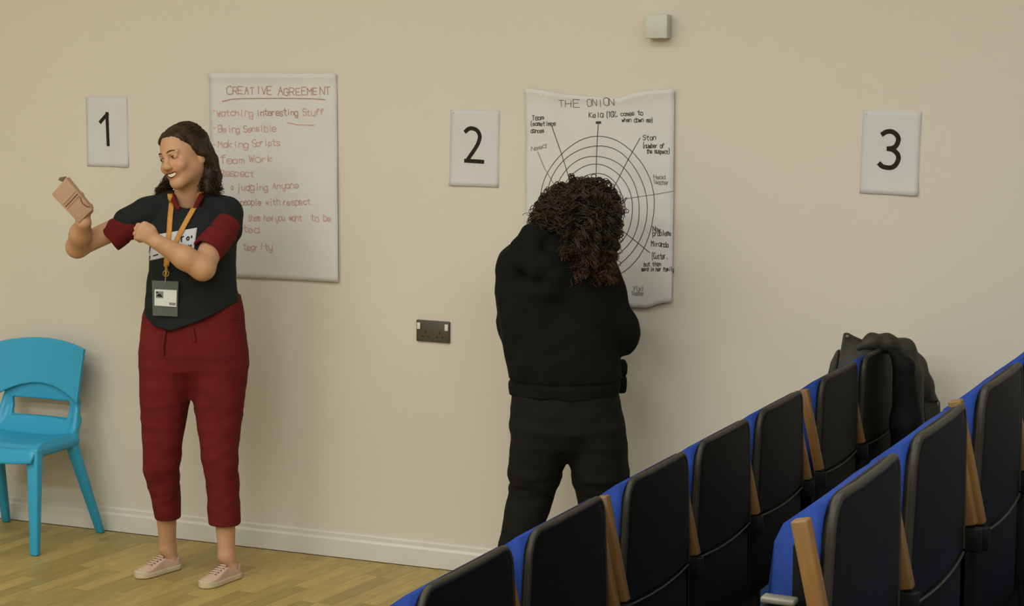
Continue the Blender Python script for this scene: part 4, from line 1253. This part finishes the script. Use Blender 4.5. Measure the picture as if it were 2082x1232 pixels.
# trousers
S = Sdf()
S.loft([Q.row(y, l, r, d, w) for y, l, r, d, w in [(785, 1040, 1256, 0, .14), (830, 1037, 1265, 0, .15), (870, 1038, 1270, 0, .15), (905, 1050, 1262, 0, .12), (935, 1085, 1230, 0, .06)]], .02, ex=2.3)
S.loft([Q.row(y, l, r, d, w) for y, l, r, d, w in [(810, 1060, 1140, 0, .09), (860, 1038, 1163, 0, .14), (900, 1035, 1160, 0, .135), (935, 1033, 1153, 0, .12), (965, 1030, 1143, 0, .11), (983, 1036, 1137, -.01, .102), (1000, 1035, 1131, -.02, .1), (1040, 1024, 1117, -.01, .095), (1110, 1011, 1088, .0, .085), (1180, 1006, 1075, .02, .08), (1228, 1006, 1072, .03, .075)]], .02, ex=2.2)
S.loft([Q.row(y, l, r, d, w) for y, l, r, d, w in [(810, 1160, 1240, 0, .09), (860, 1150, 1270, 0, .14), (900, 1152, 1275, 0, .135), (935, 1156, 1278, 0, .12), (970, 1162, 1281, 0, .11), (1000, 1168, 1283, -.02, .1), (1040, 1175, 1285, -.03, .095), (1130, 1190, 1285, -.02, .085), (1228, 1200, 1280, -.01, .075)]], .02, ex=2.2)
zs2, zk2 = J(1155, 930)[2], J(1080, 985)[2]
S.warp(lambda P: .006 * np.abs(wob(P, 16, 31)) + .003 * wob(P, 40, 32) + .006 * wob(P, 60, 33, (.4, .4, 1.2)) * np.exp(-((P[:, 2] - zk2) / .06) ** 2))
link('trousers', S.mesh('trousers', .004), M_BPANT, proot)
for px, dd in ((1040, .03), (1240, -.02)):
    p = J(px, 1225, dd); S = Sdf()
    S.cone([p[0], p[1] - .03, .045], [p[0] + .02, p[1] + .12, .035], .045, .038, .02); S.cone([p[0], p[1] - .03, .05], [p[0], p[1] - .02, .09], .042, .045, .02)
    S.func(lambda P: .004 - P[:, 2], 'i', .004)
    link('shoe', S.mesh('shoe', .004), M_BSHOE, proot)
# curly hair
S = Sdf()
S.ell(J(1178, 434, -.03), (.12, .12, .103), None, .02)
S.cone(J(1118, 440, -.01), J(1106, 452, .0), .05, .036, .04)
S.cone(J(1190, 465, .04), J(1202, 512, .13), .078, .045, .04)
S.warp(lambda P: .012 * wob(P, 60, 41) + .006 * wob(P, 120, 42))
hair2 = S.mesh('hair', .004)
def hair_col(co):
    z = np.clip((J(1200, 490)[2] - co[:, 2]) / .16, 0, 1)[:, None]
    return np.array(srgb(50, 36, 22)[:3]) * (1 - z) + np.array(srgb(82, 52, 30)[:3]) * z
paint(hair2, hair_col)
hp2 = link('hair', hair2, M_HAIR2, proot)
ls = []; lk = []; c0 = J(1178, 432, -.03); K2 = 36
def lock(ctrl, n, amp, wl, spread, grow=0.0):
    """a ringlet: n fine strands wound together around one helix"""
    P = np.array(smooth_line(np.array(ctrl).tolist(), 8)); dd = np.linalg.norm(np.diff(P, axis=0), axis=1); sl = np.r_[0, np.cumsum(dd)]
    t = np.linspace(0, sl[-1], K2); X = np.stack([np.interp(t, sl, P[:, i]) for i in range(3)], 1)
    T = np.gradient(X, axis=0); T /= np.linalg.norm(T, axis=1, keepdims=True) + 1e-9
    u = np.cross(T, [.3, .9, .2]); u /= np.linalg.norm(u, axis=1, keepdims=True) + 1e-9; v = np.cross(T, u)
    ph = rng.uniform(0, 6.28); tw = rng.choice([-1, 1]); shade = rng.uniform(.65, 1.45)
    for _ in range(n):
        env = np.clip(t / sl[-1] * 4 - grow, 0, 1)[:, None]
        w = tw * 2 * np.pi * t / wl + ph + rng.normal() * .45
        r = amp * (1 + .25 * rng.normal())
        fz = rng.normal(size=3) * spread
        end = (t / sl[-1])[:, None] ** 2 * rng.normal(size=3) * spread * 1.5
        ls.append(X + env * (np.cos(w)[:, None] * u * r + np.sin(w)[:, None] * v * r) + fz * env + end); lk.append(shade * rng.uniform(.85, 1.15))
for i in range(230):
    n = rng.normal(size=3); n /= np.linalg.norm(n)
    if n[2] < -.3: n[2] *= -1
    if n[1] > .2 and rng.random() < .7: n[1] *= -1
    r0 = c0 + n * np.array([.112, .11, .095])
    if n[0] < -.25:                      # left side: bushy, airy curls
        e1 = r0 + n * np.array([.03, .03, .018]) + [-.008, 0, -.02]
        e2 = e1 + np.array([rng.uniform(-.04, .012), rng.uniform(-.03, .02), rng.uniform(-.075, -.03)])
        q = Q.px(e2)
        if q[0] < 1072: e2[0] += (1072 - q[0]) / 560
        if q[1] > 468: e2[2] += (q[1] - 468) / 560
        lock([r0, e1, e2], 8, .011, .035, .006)
    elif n[2] > .5 and rng.random() < .4:
        e1 = r0 + n * .018; e2 = e1 + np.array([rng.uniform(-.06, .06), rng.uniform(-.05, .01), rng.uniform(-.03, -.005)])
        lock([r0, e1, e2], 8, .009, .035, .005)
    else:
        e0 = r0 + n * .014
        tx = rng.uniform(1140, 1250); ty = rng.uniform(478, 545)
        if rng.random() < .3: ty = rng.uniform(545, 580)
        if tx < 1160: ty = min(ty, 515 + 2 * (tx - 1140))
        if rng.random() < .15: tx, ty = rng.uniform(1225, 1262), rng.uniform(415, 440)
        e2 = J(tx, ty, rng.uniform(.04, .19)); e1 = (e0 + e2) / 2 + n * .02 + np.array([0, -.03, .02])
        lock([r0, e0, e1, e2], 9, .0105, .045, .005)
for i in range(160):                     # short fuzz that closes the crown
    n = rng.normal(size=3); n /= np.linalg.norm(n); n[2] = abs(n[2]); n[1] = -abs(n[1])
    r0 = c0 + n * np.array([.118, .115, .1]); e1 = r0 + n * .012 + rng.normal(size=3) * .012; e2 = e1 + np.array([rng.uniform(-.03, .03), -.005, rng.uniform(-.04, -.01)])
    lock([r0, e1, e2], 5, .007, .03, .004)
hs2 = tubes('hair_curls', ls, .0021, 3, .5)
rc = np.array(lk)
paint(hs2, lambda co: hair_col(co) * np.repeat(rc, K2 * 3)[:, None])
link('hair_curls', hs2, M_HAIR2, hp2)

# ------------------------------------------------------------------ jacket thrown over the last seat of the front row
E = Frame((-1.30, -.40, 0)); J = E
jr = E.root('jacket', 'dark grey jacket thrown over the seat at the wall end of the front row', 'jacket')
S = Sdf()
out = [(1745, 706, .02), (1772, 694, .0), (1805, 698, -.02), (1840, 712, -.05), (1862, 745, -.08), (1876, 785, -.1), (1886, 825, -.12), (1888, 870, -.13), (1880, 920, -.14), (1874, 950, -.14)]
rs = [.016, .024, .03, .036, .038, .038, .038, .038, .04, .04]
for a, b, ra, rb in zip(out[:-1], out[1:], rs[:-1], rs[1:]): S.cone(J(*a), J(*b), ra, rb, .03, flat=((1, 0, 0), .9))
S.cone(J(1850, 760, -.02), J(1852, 900, -.04), .045, .05, .04)
S.cone(J(1850, 900, -.04), J(1850, 940, -.06), .05, .05, .03)
S.cone(J(1893, 835, -.1), J(1890, 905, -.1), .026, .034, .02)
S.warp(lambda P: .005 * np.abs(wob(P, 26, 51, (1, 1, .5))))
link('body', S.mesh('body', .004), M_JACKET, jr)
S = Sdf()
S.cone(J(1838, 745, .03), J(1842, 860, .02), .035, .05, .03); S.cone(J(1842, 860, .02), J(1840, 935, .0), .05, .05, .03)
S.cone(J(1812, 712, .03), J(1838, 745, .03), .014, .03, .02)
S.warp(lambda P: .004 * wob(P, 50, 53, (1, 1, .4)))
link('lining', S.mesh('lining', .004), M_JACKIN, jr)
# collar flap standing up on the left
def flap(name, q, d, th, m):
    bm = bmesh.new(); f = [bm.verts.new(Vector(J(x, y, dd))) for (x, y), dd in zip(q, d)]
    g = [bm.verts.new(v.co + Vector((th * .6, th, 0))) for v in f]
    bm.faces.new(f); bm.faces.new(g[::-1])
    for i in range(len(q)): k = (i + 1) % len(q); bm.faces.new([f[i], g[i], g[k], f[k]])
    return link(name, bm_mesh(name, bm, True, .006, 3), m, jr)
cf = flap('collar_flap', [(1714, 677), (1722, 677), (1762, 700), (1790, 706), (1778, 722), (1742, 736), (1705, 765), (1700, 758)], [.03, .03, .02, .0, .02, .04, .06, .05], .014, M_JACKET)
flap('inner_flap', [(1700, 712), (1707, 710), (1700, 762), (1680, 768), (1688, 736)], [.02, .02, .03, .03, .02], .012, M_JACKET)
link('stud', ellmesh('stud', J(1723, 684, .045), np.array([.007, .004, .006]), np.eye(3), 7), M_METAL, cf)
flap('hem_flap', [(1878, 812), (1909, 816), (1910, 850), (1900, 905), (1882, 905)], [-.06, -.08, -.08, -.06, -.05], .015, M_JACKET)
link('zip', tubes('zip', [np.array([J(1880, 813, -.05), J(1896, 815, -.065), J(1908, 815, -.075)])], .003, 5, 1), M_INK, jr)
link('zip_pull', ellmesh('zip_pull', J(1907, 821, -.068), np.array([.004, .003, .009]), np.eye(3), 7), M_METAL, jr)
